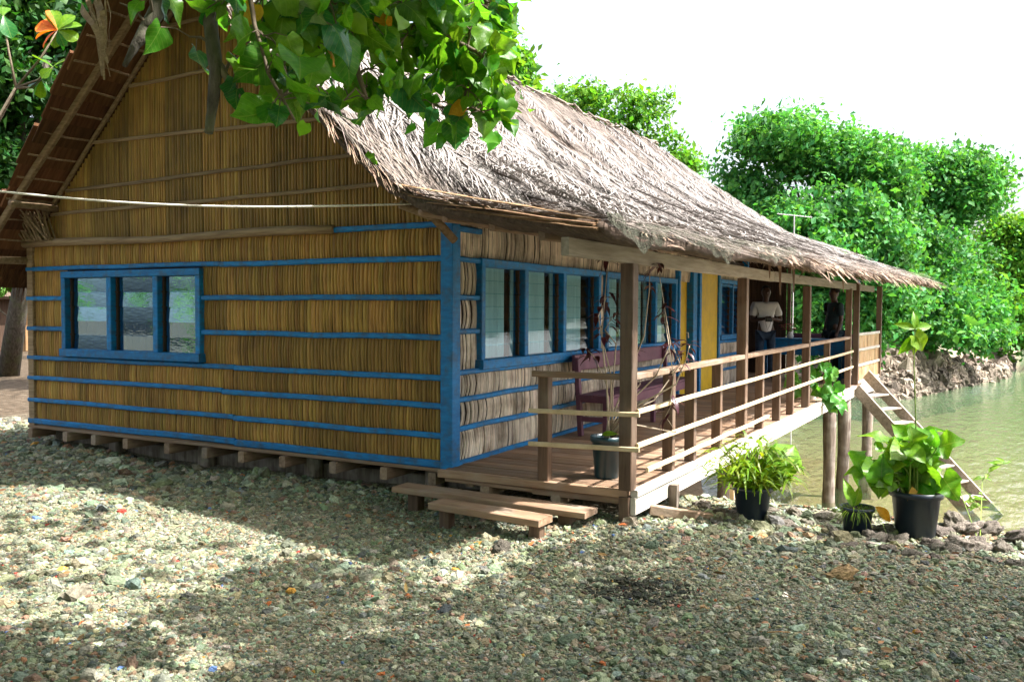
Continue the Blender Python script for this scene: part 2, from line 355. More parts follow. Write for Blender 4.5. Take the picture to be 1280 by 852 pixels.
def ground_material():
    m = bpy.data.materials.new('ground_gravel'); m.use_nodes = True; nt = m.node_tree; N = nt.nodes; L = nt.links
    bs = N['Principled BSDF']; bs.inputs['Roughness'].default_value = 0.92; bs.inputs['Specular IOR Level'].default_value = 0.2
    tc = N.new('ShaderNodeTexCoord')
    def ramp(fac, stops):
        r = N.new('ShaderNodeValToRGB'); e = r.color_ramp.elements
        while len(e) < len(stops): e.new(0.5)
        for i, (p, c) in enumerate(stops): e[i].position = p; e[i].color = (*c, 1)
        L.new(fac, r.inputs['Fac']); return r.outputs['Color']
    vo = N.new('ShaderNodeTexVoronoi'); vo.inputs['Scale'].default_value = 42; L.new(tc.outputs['Object'], vo.inputs['Vector'])
    sp = N.new('ShaderNodeSeparateColor'); L.new(vo.outputs['Color'], sp.inputs[0])
    grav = ramp(sp.outputs[0], [(0, (0.10, 0.095, 0.07)), (0.35, (0.22, 0.21, 0.15)), (0.7, (0.32, 0.30, 0.22)), (0.9, (0.40, 0.30, 0.21)), (1, (0.5, 0.48, 0.40))])
    dk = N.new('ShaderNodeMixRGB'); dk.blend_type = 'MULTIPLY'; dk.inputs['Fac'].default_value = 1.0
    L.new(grav, dk.inputs['Color1'])
    n3 = N.new('ShaderNodeTexNoise'); n3.inputs['Scale'].default_value = 0.9; n3.inputs['Detail'].default_value = 6; L.new(tc.outputs['Object'], n3.inputs['Vector'])
    L.new(ramp(n3.outputs['Fac'], [(0.35, (0.72, 0.72, 0.70)), (0.65, (1.0, 0.98, 0.95))]), dk.inputs['Color2'])
    n4 = N.new('ShaderNodeTexNoise'); n4.inputs['Scale'].default_value = 7; n4.inputs['Detail'].default_value = 8; L.new(tc.outputs['Object'], n4.inputs['Vector'])
    sand = ramp(n4.outputs['Fac'], [(0.3, (0.22, 0.165, 0.115)), (0.7, (0.36, 0.29, 0.21))])
    litter = ramp(n4.outputs['Fac'], [(0.3, (0.035, 0.025, 0.015)), (0.55, (0.085, 0.062, 0.040)), (0.75, (0.17, 0.14, 0.10))])
    sx = N.new('ShaderNodeSeparateXYZ'); L.new(tc.outputs['Object'], sx.inputs[0])
    f1 = N.new('ShaderNodeMapRange'); f1.inputs['From Min'].default_value = -0.12; f1.inputs['From Max'].default_value = -0.55; L.new(sx.outputs['Z'], f1.inputs['Value'])
    a = N.new('ShaderNodeMixRGB'); L.new(f1.outputs[0], a.inputs['Fac']); L.new(dk.outputs[0], a.inputs['Color1']); L.new(sand, a.inputs['Color2'])
    ad = N.new('ShaderNodeMath'); ad.operation = 'MULTIPLY_ADD'; ad.inputs[1].default_value = 3.0; L.new(n3.outputs['Fac'], ad.inputs[0]); L.new(sx.outputs['Y'], ad.inputs[2])
    f2 = N.new('ShaderNodeMapRange'); f2.inputs['From Min'].default_value = 7.5; f2.inputs['From Max'].default_value = 10.5; L.new(ad.outputs[0], f2.inputs['Value'])
    b = N.new('ShaderNodeMixRGB'); L.new(f2.outputs[0], b.inputs['Fac']); L.new(a.outputs[0], b.inputs['Color1']); L.new(litter, b.inputs['Color2'])
    L.new(b.outputs[0], bs.inputs['Base Color'])
    bp = N.new('ShaderNodeBump'); bp.inputs['Strength'].default_value = 0.9; bp.inputs['Distance'].default_value = 0.02
    L.new(vo.outputs['Distance'], bp.inputs['Height']); L.new(bp.outputs[0], bs.inputs['Normal'])
    return m
M_ground = ground_material()
gme = fast_mesh('ground', np.stack([XX, YY, ZZ], -1).reshape(-1, 3), Fg, smooth=True, mat=M_ground)
tag(link('ground', gme), 'pale pebbly ground sloping down to a sandy shore', 'ground', kind='structure')

def water_material():
    m = bpy.data.materials.new('shallow_water'); m.use_nodes = True; nt = m.node_tree; N = nt.nodes; L = nt.links; N.clear()
    out = N.new('ShaderNodeOutputMaterial')
    tr = N.new('ShaderNodeBsdfTransparent'); tr.inputs[0].default_value = (0.82, 0.86, 0.70, 1)
    df = N.new('ShaderNodeBsdfDiffuse'); df.inputs[0].default_value = (0.12, 0.23, 0.11, 1)
    gl = N.new('ShaderNodeBsdfGlossy'); gl.inputs['Roughness'].default_value = 0.04; gl.inputs[0].default_value = (1, 1, 1, 1)
    tc = N.new('ShaderNodeTexCoord'); mp = N.new('ShaderNodeMapping'); mp.inputs['Scale'].default_value = (1.2, 3.4, 1); mp.inputs['Rotation'].default_value = (0, 0, R(20))
    L.new(tc.outputs['Object'], mp.inputs[0])
    nz = N.new('ShaderNodeTexNoise'); nz.inputs['Scale'].default_value = 1.3; nz.inputs['Detail'].default_value = 4; nz.inputs['Roughness'].default_value = 0.55
    L.new(mp.outputs[0], nz.inputs['Vector'])
    bp = N.new('ShaderNodeBump'); bp.inputs['Strength'].default_value = 0.8; bp.inputs['Distance'].default_value = 0.09; L.new(nz.outputs['Fac'], bp.inputs['Height'])
    fr = N.new('ShaderNodeFresnel'); fr.inputs['IOR'].default_value = 1.33; L.new(bp.outputs[0], fr.inputs['Normal']); L.new(bp.outputs[0], gl.inputs['Normal'])
    # greener away from the beach: tree reflections are partly put into the colour
    sx = N.new('ShaderNodeSeparateXYZ'); L.new(tc.outputs['Object'], sx.inputs[0])
    mr = N.new('ShaderNodeMapRange'); mr.inputs['From Min'].default_value = 8; mr.inputs['From Max'].default_value = 36
    mr.inputs['To Min'].default_value = 0.05; mr.inputs['To Max'].default_value = 0.55; L.new(sx.outputs['X'], mr.inputs['Value'])
    m1 = N.new('ShaderNodeMixShader'); L.new(mr.outputs[0], m1.inputs[0]); L.new(tr.outputs[0], m1.inputs[1]); L.new(df.outputs[0], m1.inputs[2])
    m2 = N.new('ShaderNodeMixShader'); L.new(fr.outputs[0], m2.inputs[0]); L.new(m1.outputs[0], m2.inputs[1]); L.new(gl.outputs[0], m2.inputs[2])
    L.new(m2.outputs[0], out.inputs[0]); return m
wv = [(-420, -420, WATER_Z), (420, -420, WATER_Z), (420, 420, WATER_Z), (-420, 420, WATER_Z)]
tag(link('water', fast_mesh('water', wv, [(0, 1, 2, 3)], mat=water_material())), 'calm greenish shallow lagoon water beside the house', 'water', kind='structure')

# ------------------------------------------------------------------ pebbles (geometry-node points carrying size, turn, colour)
def pebble_cloud(name, P, S, rot, colr, label, sub=1, seed=0, flat=0.6, parent=None):
    me = bpy.data.meshes.new(name); me.vertices.add(len(P)); me.vertices.foreach_set('co', np.asarray(P, np.float32).ravel())
    def at(n, t, d, key):
        a = me.attributes.new(n, t, 'POINT'); a.data.foreach_set(key, np.asarray(d, np.float32).ravel())
    at('scl', 'FLOAT_VECTOR', S, 'vector'); at('turn', 'FLOAT_VECTOR', rot, 'vector'); at('tint', 'FLOAT_VECTOR', colr, 'vector')
    ng = bpy.data.node_groups.new(name + '_nodes', 'GeometryNodeTree')
    ng.interface.new_socket('Geometry', in_out='INPUT', socket_type='NodeSocketGeometry')
    ng.interface.new_socket('Geometry', in_out='OUTPUT', socket_type='NodeSocketGeometry')
    N = ng.nodes; L = ng.links
    gi = N.new('NodeGroupInput'); go = N.new('NodeGroupOutput')
    inst = N.new('GeometryNodeInstanceOnPoints'); L.new(gi.outputs[0], inst.inputs['Points'])
    jn = N.new('GeometryNodeJoinGeometry')
    for k in range(4):
        ic = N.new('GeometryNodeMeshIcoSphere'); ic.inputs['Radius'].default_value = 1.0; ic.inputs['Subdivisions'].default_value = sub + (k % 2)
        sp = N.new('GeometryNodeSetPosition'); nz = N.new('ShaderNodeTexNoise'); nz.noise_dimensions = '4D'
        nz.inputs['W'].default_value = k * 3.7 + seed; nz.inputs['Scale'].default_value = 1.5; nz.inputs['Detail'].default_value = 2
        vm = N.new('ShaderNodeVectorMath'); vm.operation = 'SUBTRACT'; vm.inputs[1].default_value = (0.5, 0.5, 0.5)
        L.new(nz.outputs['Color'], vm.inputs[0])
        v2 = N.new('ShaderNodeVectorMath'); v2.operation = 'SCALE'; v2.inputs['Scale'].default_value = 2.3; L.new(vm.outputs[0], v2.inputs[0])
        L.new(ic.outputs['Mesh'], sp.inputs['Geometry']); L.new(v2.outputs[0], sp.inputs['Offset'])
        sm = N.new('GeometryNodeSetMaterial'); sm.inputs['Material'].default_value = M_pebble; L.new(sp.outputs[0], sm.inputs['Geometry'])
        gt = N.new('GeometryNodeGeometryToInstance'); L.new(sm.outputs[0], gt.inputs[0]); L.new(gt.outputs[0], jn.inputs[0])
    L.new(jn.outputs[0], inst.inputs['Instance']); inst.inputs['Pick Instance'].default_value = True
    def named(n):
        a = N.new('GeometryNodeInputNamedAttribute'); a.data_type = 'FLOAT_VECTOR'; a.inputs['Name'].default_value = n
        return next(o for o in a.outputs if o.enabled and o.name == 'Attribute')
    L.new(named('scl'), inst.inputs['Scale'])
    er = N.new('FunctionNodeEulerToRotation'); L.new(named('turn'), er.inputs[0]); L.new(er.outputs[0], inst.inputs['Rotation'])
    L.new(inst.outputs[0], go.inputs[0])
    o = link(name, me); md = o.modifiers.new('scatter', 'NODES'); md.node_group = ng
    return tag(o, label, 'pebbles', kind='stuff')
def pebble_material():
    m = bpy.data.materials.new('pebble'); m.use_nodes = True; nt = m.node_tree; N = nt.nodes; L = nt.links
    bs = N['Principled BSDF']; bs.inputs['Roughness'].default_value = 0.8; bs.inputs['Specular IOR Level'].default_value = 0.3
    a = N.new('ShaderNodeAttribute'); a.attribute_type = 'INSTANCER'; a.attribute_name = 'tint'
    tc = N.new('ShaderNodeTexCoord'); nz = N.new('ShaderNodeTexNoise'); nz.inputs['Scale'].default_value = 3; nz.inputs['Detail'].default_value = 5
    L.new(tc.outputs['Object'], nz.inputs['Vector'])
    r = N.new('ShaderNodeValToRGB'); r.color_ramp.elements[0].position = 0.3; r.color_ramp.elements[0].color = (0.6, 0.6, 0.6, 1); r.color_ramp.elements[1].position = 0.7; r.color_ramp.elements[1].color = (1.2, 1.2, 1.2, 1)
    L.new(nz.outputs['Fac'], r.inputs['Fac'])
    mx = N.new('ShaderNodeMixRGB'); mx.blend_type = 'MULTIPLY'; mx.inputs['Fac'].default_value = 1
    L.new(a.outputs['Color'], mx.inputs['Color1']); L.new(r.outputs[0], mx.inputs['Color2']); L.new(mx.outputs[0], bs.inputs['Base Color'])
    bp = N.new('ShaderNodeBump'); bp.inputs['Strength'].default_value = 0.4; bp.inputs['Distance'].default_value = 0.1; L.new(nz.outputs['Fac'], bp.inputs['Height']); L.new(bp.outputs[0], bs.inputs['Normal'])
    return m
M_pebble = pebble_material()
PAL = np.array([(.30, .31, .22), (.36, .36, .27), (.24, .26, .20), (.42, .41, .33), (.40, .34, .24), (.46, .40, .30), (.42, .27, .20), (.16, .17, .16), (.55, .53, .46), (.33, .22, .17), (.27, .30, .28), (.40, .22, .13)])
PW = np.array([.17, .15, .15, .11, .09, .08, .05, .06, .06, .035, .04, .025]); PW = PW / PW.sum()
def scatter_gravel():
    N0 = 800000
    # even over the yard, thinner with distance, where pebbles merge into texture
    x = nr.uniform(-5.6, 1.5, N0); y = nr.uniform(-6.4, 9.0, N0)
    d = np.hypot(x - CL[0], y - CL[1])
    size = np.exp(nr.normal(math.log(0.0074), 0.54, N0)) * (1 + 0.25 * np.sin(x * 2.1 + 1) * np.sin(y * 1.7))
    st_ = at_z(600, 672, 0); fine_ = np.exp(-(((x - st_.x) / .8) ** 2 + ((y - st_.y - .5) / 1.5) ** 2))
    patch_ = np.sin(x * .9 + 1.3 * np.sin(y * .7)) * np.sin(y * .8 + .9 * np.sin(x * 1.1))
    size = size * (1 - .42 * fine_) * (1 + .28 * patch_)
    keep = nr.random(N0) < np.clip((5.2 / np.maximum(d, 2.0)) ** 1.6, 0, 1) * 0.95
    keep &= (x < shore1(y) + 0.25) & ~((x > 0.15) & (y > -1.6) & (y < 5.6)) & (d > 1.3)
    size = size * np.clip(d / 6.0, 0.9, 1.6)
    x, y, size = x[keep], y[keep], size[keep]
    n = len(x); z = ground_z(x, y) + size * nr.uniform(-0.15, 0.45, n)
    S = np.stack([size * nr.uniform(0.8, 1.5, n), size * nr.uniform(0.7, 1.15, n), size * nr.uniform(0.45, 0.85, n)], -1)
    rot = np.stack([nr.normal(0, .35, n), nr.normal(0, .35, n), nr.uniform(0, 6.28, n)], -1)
    c = PAL[nr.choice(len(PAL), n, p=PW)] * np.array([.74, .79, .69]) * nr.uniform(0.55, 1.4, (n, 1)) * nr.uniform(0.88, 1.12, (n, 3))
    a = at_z(800, 745, 0); ash = np.exp(-(((x - a.x) / .25) ** 2 + ((y - a.y) / .34) ** 2)) * nr.uniform(.3, 1.2, n) > 0.35
    c[ash] *= 0.22
    bits = nr.random(n) < 0.006
    c[bits] = np.array([(.55, .16, .05), (.5, .07, .05), (.62, .33, .06), (.12, .2, .42)])[nr.integers(0, 4, bits.sum())]
    return pebble_cloud('gravel', np.stack([x, y, z], -1), S, rot, c, 'loose grey-green coral pebbles covering the yard', 1, 0)
scatter_gravel()
def scatter_bank():
    n = 17000
    y = nr.uniform(-5.5, 2.0, n); e = nr.uniform(-1.2, 5.0, n)
    x = shore2(y) + e
    size = np.exp(nr.normal(math.log(0.105), 0.42, n)); z = ground_z(x, y) + size * 0.2 + 0.12 * np.clip(e / 2.2, 0, 1)
    S = np.stack([size * nr.uniform(.8, 1.4, n), size * nr.uniform(.8, 1.2, n), size * nr.uniform(.5, .9, n)], -1)
    rot = nr.uniform(0, 6.28, (n, 3))
    c = np.array([(.30, .24, .18), (.22, .17, .13), (.38, .32, .25), (.16, .13, .10)])[nr.integers(0, 4, n)] * nr.uniform(.45, .95, (n, 1))
    return pebble_cloud('coral_rubble', np.stack([x, y, z], -1), S, rot, c, 'brown coral rubble bank under the mangrove trees across the water', 2, 5)
scatter_bank()

# ================================================================== THE HOUSE
FL = 0.30                                   # floor level
HW, HL = 5.67, 10.4                         # gable width (along y), wall length (along x)
def deck_y(x): return -1.70 - 0.0277 * x    # outer edge of the verandah
house = root('thatched_house', (0, 0, 0), 'thatched bamboo house with blue battens and a long railed verandah over the water', 'house')
ZB_G = [0.31, 0.55, 0.80, 1.04, 1.38, 1.72, 2.045]
ZB_S = [0.31, 0.60, 0.85, 1.08, 1.43, 1.72, 2.045]
def rects(u0, u1, z0, z1, holes):
    """cut a wall rectangle round its openings"""
    out = []; zs = sorted({z0, z1, *[min(max(h[k], z0), z1) for h in holes for k in (2, 3)]})
    for a, b in zip(zs[:-1], zs[1:]):
        if b - a < 1e-4: continue
        us = [u0]
        for h in sorted(holes):
            if h[2] < b - 1e-4 and h[3] > a + 1e-4: us += [max(h[0], u0), min(h[1], u1)]
        us.append(u1)
        for i in range(0, len(us), 2):
            if us[i + 1] - us[i] > 0.01: out.append((us[i], us[i + 1], a, b))
    return out
G_HOLE = [(2.93, 5.03, 1.12, 1.985)]
S_HOLE = [(0.46, 3.13, 1.13, 2.04), (3.37, 6.00, 1.13, 2.04), (6.10, 8.36, 0.30, 2.26), (8.44, 9.96, 1.16, 2.12)]

# dark lining behind the canes
b = MB()
for u0, u1, z0, z1 in rects(0.02, HW - 0.02, 0.29, 2.33, G_HOLE): b.box(0.03, 0.07, u0, u1, z0, z1, 0.5)
b.add([(0.03, 0.02, 2.33), (0.03, HW - 0.02, 2.33), (0.03, HW / 2, 5.0), (0.07, 0.02, 2.33), (0.07, HW - 0.02, 2.33), (0.07, HW / 2, 5.0)],
      [(0, 2, 1), (3, 4, 5), (0, 1, 4, 3), (1, 2, 5, 4), (2, 0, 3, 5)], 0.5)
gable = b.build('gable_wall', M_back, house)
b = MB()
for u0, u1, z0, z1 in rects(0.08, HL, 0.29, 2.5, S_HOLE): b.box(u0, u1, 0.03, 0.07, z0, z1, 0.5)
side = b.build('side_wall', M_lining, house)
b = MB(); b.box(0.08, HL, HW - 0.07, HW - 0.03, 0.29, 2.35); b.build('rear_wall', M_darkwood, house)
b = MB(); b.box(HL, HL + 0.05, 0.03, HW - 0.03, 0.29, 2.4)
b.add([(HL, 0.0, 2.4), (HL, HW, 2.4), (HL, HW / 2, 5.0), (HL + .05, 0.0, 2.4), (HL + .05, HW, 2.4), (HL + .05, HW / 2, 5.0)], [(0, 2, 1), (3, 4, 5), (0, 1, 4, 3), (1, 2, 5, 4), (2, 0, 3, 5)])
b.build('end_wall', M_darkwood, house)
b = MB(); b.box(0.0, HL, 0.0, HW, 0.24, 0.285); b.build('floor', M_woodY, house)

def cane(b, u, w, z0, z1, depth, bow, axis, lean=0.0, tone=None):
    """one split cane, slightly bowed, face towards -x (axis 'y') or -y (axis 'x')"""
    vs_ = []; n = 4; r = rng.random() if tone is None else min(1, max(0, rng.gauss(tone, .17))); ph = rng.uniform(-0.3, 0.3)
    d0 = rng.uniform(0.0, 0.006)
    for i in range(n + 1):
        t = i / n; z = z0 + (z1 - z0) * t
        uu = u + bow * math.sin(math.pi * t) + lean * (t - 0.5) + 0.0015 * math.sin(7 * t + ph * 9)
        for k, dd in ((-0.5, 0.010), (-0.22, 0.0), (0.22, 0.0), (0.5, 0.010)):
            dep = depth - d0 + dd - 0.010 * math.sin(math.pi * t)
            p = uu + k * w
            vs_.append((dep, p, z) if axis == 'y' else (p, dep, z))
    fs_ = []
    for i in range(n):
        for k in range(3):
            a = i * 4 + k
            fs_.append((a, a + 4, a + 5, a + 1) if axis == 'y' else (a, a + 1, a + 5, a + 4))
    b.add(vs_, fs_, r)
def cane_panel(parent, u0, u1, z0, z1, mat, axis, wmin, wmax, bow, gap, depth=0.012, ztop=None):
    b = MB(); u = u0; ph = rng.uniform(0, 6.28); tone = rng.random(); left_ = rng.randint(4, 14)      # canes come in bundles of one tone
    while u < u1 - wmin * 0.6:
        w = min(rng.uniform(wmin, wmax), u1 - u)
        zt = z1 if ztop is None else ztop(u + w / 2); left_ -= 1
        if left_ < 0: tone = rng.random(); left_ = rng.randint(4, 14)
        if zt - z0 > 0.04:
            bb = bow * (0.5 + 0.5 * math.sin(u * 2.3 + ph)) * rng.uniform(0.6, 1.2)
            if u < u0 + 0.05 or u > u1 - 0.06: bb *= 0.3
            cane(b, u + w / 2, w, z0, zt, depth, bb, axis, rng.uniform(-1, 1) * bow * 0.25, tone)
        u += w + (rng.uniform(0, gap) if rng.random() < 0.8 else gap * 1.8)
    return tag(b.build('cane_panel', mat, parent), kind='stuff')
zz = ZB_G + [2.33]
for a, c in zip(zz[:-1], zz[1:]):
    for u0, u1, _, _ in [r_ for r_ in rects(0.06, HW - 0.01, a, c, [(h[0], h[1], 1.04, 2.045) for h in G_HOLE])]:
        cane_panel(gable, u0, u1, a, c, M_cane, 'y', 0.022, 0.05, 0.005, 0.002)
rake = lambda u: 2.31 + 0.947 * min(u, HW - u)
cane_panel(gable, 0.03, HW - 0.03, 2.34, 5.0, M_cane_top, 'y', 0.026, 0.052, 0.005, 0.003, ztop=rake)
zz = ZB_S + [2.44]
for a, c in zip(zz[:-1], zz[1:]):
    for u0, u1, _, _ in rects(0.10, HL - 0.02, a, c, [(h[0] - .01, h[1] + .01, 1.08 if h[2] > 1 else h[2], 2.045) for h in S_HOLE]):
        cane_panel(side, u0, u1, a, c, M_cane_side, 'x', 0.018, 0.032, 0.032, 0.014)

# blue battens, each slightly crooked, two pieces per course with a lap
def batten(parent, p, q, w, h, mat, up=(0, 0, 1), wob=0.006, name='batten'):
    b = MB(); L_ = (Vector(q) - Vector(p)).length
    b.beam(p, q, w, h, 0.010, up, n=max(1, int(L_ / 0.45)), wob=wob); return b.build(name, mat, parent)
for i, z in enumerate(ZB_G):
    h = 0.050 if i else 0.065
    seg = [(-0.01, HW + 0.04)] if z < 1.1 or z > 2.0 else [(-0.01, 2.93), (5.03, HW + 0.04)]
    for u0, u1 in seg:
        if u1 - u0 > 4:
            m_ = 2.55 + rng.uniform(-.1, .1); dz = rng.uniform(0.004, 0.016)
            batten(gable, (-0.018, u0, z), (-0.018, m_, z + .002), 0.036, h, M_blue)
            batten(gable, (-0.018, m_ + 0.004, z + dz), (-0.018, u1, z + dz), 0.036, h * 0.95, M_blue)
        else: batten(gable, (-0.018, u0, z), (-0.018, u1, z), 0.036, h, M_blue)
batten(gable, (-0.018, 0.0, 2.33), (-0.018, 1.22, 2.325), 0.036, 0.05, M_blue)
lg = MB(); lg.tube([(-0.035, 1.22 + (HW - 1.16) * t, 2.33 + 0.012 * math.sin(9 * t)) for t in np.linspace(0, 1, 14)], [0.040 + 0.004 * math.sin(7 * t) for t in range(14)], 9)
lg.build('log_rail', M_log, gable, smooth=True)
for z, d1, d2 in ((2.68, -0.03, 0.03), (2.94, -0.04, 0.05), (3.36, 0.03, -0.03), (3.94, -.02, .02), (4.45, 0, 0)):
    lo = (z - 2.33) / 0.947 + 0.03
    batten(gable, (-0.012, lo, z + d2), (-0.012, HW - lo, z + d1), 0.024, 0.036, M_log, wob=0.008)
for s in (0, 1):        # rake battens against the gable
    p = (-0.02, HW - 0.02 if s else 0.02, 2.36); q = (-0.02, HW / 2, 5.0)
    batten(gable, p, q, 0.04, 0.045, M_log, up=(1, 0, 0), wob=0.004)
tuft = MB()             # loose leaf ends stuffed behind the left rake
for k in range(46):
    y0 = rng.uniform(5.15, 5.62); p0 = Vector((-0.03 - rng.random() * .1, y0, 2.36)); q0 = p0 + Vector((-rng.random() * .2, rng.uniform(-.05, .35), rng.uniform(.25, .62)))
    tuft.beam(p0, q0, 0.018, 0.003, 0.0005, up=(1, .3, 0), n=3, wob=0.012)
tag(tuft.build('leaf_tuft', M_log, gable), kind='stuff')
for i, z in enumerate(ZB_S):
    segs = [(0.09, HL)]
    if 1.1 < z < 2.04: segs = [(0.09, 0.46), (9.96, HL)]
    else: segs = [(0.09, 6.08), (8.40, HL)]
    for u0, u1 in segs: batten(side, (u0, -0.018, z), (u1, -0.018, z), 0.036, 0.046, M_blue, wob=0.005)
batten(side, (0.09, -0.018, 2.30), (0.46, -0.018, 2.30), 0.036, 0.05, M_blue)
b = MB(); b.box(-0.045, 0.085, -0.045, 0.075, 0.25, 2.36, c=0.006); b.build('corner_post', M_blue, house)
b = MB(); b.box(-0.03, 0.08, HW - 0.07, HW + 0.03, 0.25, 2.36, c=0.006); b.build('corner_post', M_log, house)
b = MB(); b.box(HL - 0.06, HL + 0.05, -0.045, 0.055, 0.25, 2.6, c=0.006); b.build('corner_post', M_blue, house)

# ---- louvre windows
def window(axis, u0, u1, z0, z1, cuts, npane, curtain, glass, tilt):
    """frame boards proud of the wall, reveals, louvre blades, curtain behind"""
    W = 0.075; us = [u0] + cuts + [u1]
    def bx(b, a0, a1, d0, d1, zz0, zz1, c=0.006):
        if axis == 'y': b.box(d0, d1, a0, a1, zz0, zz1, c=c)
        else: b.box(a0, a1, d0, d1, zz0, zz1, c=c)
    f = MB()
    bx(f, u0 - 0.03, u1 + 0.03, -0.055, 0.09, z1 - W * 0.55, z1 + 0.03)
    bx(f, u0 - 0.04, u1 + 0.04, -0.075, 0.09, z0 - 0.04, z0 + 0.045)
    bx(f, u0 - 0.03, u0 + W * 0.5, -0.052, 0.088, z0 + 0.046, z1 - W * 0.55 - .001)
    bx(f, u1 - W * 0.5, u1 + 0.03, -0.052, 0.088, z0 + 0.046, z1 - W * 0.55 - .001)
    fr = f.build('window', M_blue, house)
    for c in cuts:
        m_ = MB(); bx(m_, c - W / 2, c + W / 2, -0.048, 0.086, z0 + 0.046, z1 - W * 0.55 - .001); m_.build('mullion', M_blue, fr)
    for a, c in zip(us[:-1], us[1:]):
        a2, c2 = a + W / 2, c - W / 2; zz0, zz1 = z0 + 0.05, z1 - W * 0.6
        for e0 in (a2 + .004, c2 - .024):      # louvre galleries
            g = MB(); bx(g, e0, e0 + 0.02, 0.012, 0.05, zz0, zz1, 0.003)
            for k in range(npane + 1):
                zc = zz0 + (zz1 - zz0) * k / npane
                bx(g, e0 - .002, e0 + .022, 0.004, 0.056, max(zz0, zc - .006), min(zz1, zc + .006), 0.001)
            g.build('louvre_channel', M_darkwood, fr)
        ph = (zz1 - zz0) / npane
        for k in range(npane):
            tl = tilt + rng.uniform(-.04, .04); zc = zz0 + ph * (k + 0.5)
            dx = math.sin(tl) * ph * 0.54; dz = math.cos(tl) * ph * 0.54
            pm = MB()
            lo, hi = (0.031 - dx, zc - dz), (0.031 + dx, zc + dz)
            vs_ = [];
            for (dd, z_) in (lo, hi):
                for uu in (a2 + .02, c2 - .02):
                    for th in (0, 0.005): vs_.append((dd + th, uu, z_) if axis == 'y' else (uu, dd + th, z_))
            fp = [(0, 2, 6, 4), (1, 5, 7, 3), (0, 1, 3, 2), (4, 6, 7, 5), (0, 4, 5, 1), (2, 3, 7, 6)]
            pm.add(vs_, [f_[::-1] for f_ in fp] if axis == 'y' else fp, 0.5)
            pm.build('louvre_pane', glass, fr)
        cb = MB(); n = 40; vs_ = []; ce = c2 if curtain is M_curtain_b else c2 - (c2 - a2) * 0.14
        for i in range(n + 1):
            uu = a2 - .02 + (ce - a2 + .02) * i / n; dd = 0.15 + 0.022 * math.sin(i * 1.1) + 0.012 * math.sin(i * 2.7)
            for z_ in (z0 - .1, z1 + .05): vs_.append((dd, uu, z_) if axis == 'y' else (uu, dd, z_))
        cb.add(vs_, [(2 * i, 2 * i + 2, 2 * i + 3, 2 * i + 1) for i in range(n)], 0.5)
        cb.build('curtain', curtain, fr, smooth=True)
    return fr
window('y', *G_HOLE[0], [3.55, 4.27], 5, M_curtain_b, M_glass_g, 0.03)
window('x', *S_HOLE[0], [1.30, 2.18], 7, M_curtain, M_glass, 0.16)
window('x', *S_HOLE[1], [4.22, 5.12], 7, M_curtain, M_glass, 0.16)
window('x', *S_HOLE[3], [9.28], 8, M_curtain_b, M_glass, 0.45)

# ---- double yellow door with blue jambs
d = MB()
d.box(6.10, 6.16, -0.06, 0.09, FL, 2.26, c=.005); d.box(6.82, 7.02, -0.055, 0.12, FL, 2.26, c=.005); d.box(7.10, 7.20, -0.075, 0.06, FL, 2.26, c=.005)
d.box(8.28, 8.38, -0.06, 0.09, FL, 2.26, c=.005); d.box(6.10, 8.38, -0.062, 0.092, 2.262, 2.32, c=.005); d.box(6.17, 8.27, -0.05, 0.09, FL, FL + .04, c=.004)
door = d.build('door_frame', M_blue, house)
b = MB(); b.box(6.165, 6.815, 0.05, 0.085, FL + .045, 2.255, c=.003); b.build('door_leaf', M_yellow, door)
b = MB(); b.box(7.205, 8.275, -0.03, 0.01, FL + .045, 2.255, c=.003); b.build('door_leaf', M_yellow, door)
b = MB(); b.tube([(6.72, 0.03, 1.28), (6.72, -0.005, 1.28), (6.72, -0.012, 1.20)], 0.009, 8); b.build('door_handle', M_metal, door)
b = MB(); b.box(7.025, 7.095, 0.13, 0.14, FL, 2.25); b.build('door_gap_board', M_back, door)

# ---- floor edge, joists, bearer, stumps under the gable
b = MB(); b.beam((-0.03, -0.02, 0.262), (-0.03, HW + .03, 0.258), 0.03, 0.030, .004, n=8, wob=.003); b.build('floor_edge', M_woodY, house)
for k in range(11):
    y = 0.12 + k * 0.545 + rng.uniform(-.07, .07)
    b = MB(); b.beam((-0.075, y, 0.19), (1.4, y, 0.19), 0.075, 0.105, .008); b.build('joist_end', M_woodX, house)
b = MB(); b.beam((0.42, -0.1, 0.05), (0.42, HW, 0.04), 0.12, 0.15, .01, n=6, wob=.006); b.build('bearer', M_pile, house)
for y in (0.35, 1.75, 3.2, 4.6, HW - .1):
    b = MB(); b.tube([(0.30, y, -0.25), (0.30, y, 0.0), (0.30, y, 0.2)], [.10, .095, .09], 10); b.build('stump', M_pile, house, smooth=True)
b = MB(); b.box(0.9, 1.0, 0.0, HW, -0.2, 0.24); b.build('skirting_board', M_back, house)

# ---- verandah deck
XE = 10.12
deck = MB()
for y in (-0.25, -1.0):
    deck.beam((-0.10, y, 0.215), (XE - .05, y, 0.215), 0.07, 0.09, .005)
deck = deck.build('deck', M_woodX, house)
x = -0.10
while x < XE:
    w = rng.uniform(0.105, 0.135); x1 = min(x + w, XE)
    b = MB(); zz_ = FL - 0.016 + rng.uniform(-.003, .003)
    b.beam(((x + x1) / 2, -0.02, zz_), ((x + x1) / 2, deck_y(x) + 0.028, zz_), x1 - x - rng.uniform(.004, .010), 0.030, .004)
    b.build('deck_plank', M_woodY, deck); x = x1
b = MB(); b.beam((-0.135, 0.02, 0.262), (-0.135, deck_y(0) + .06, 0.262), 0.065, 0.062, .006, n=5, wob=.003); b.build('edge_board', M_woodY, deck)
b = MB(); b.beam((-0.125, -0.85, 0.205), (-0.125, deck_y(0) + .05, 0.205), 0.045, 0.05, .005); b.build('edge_board', M_woodY, deck)
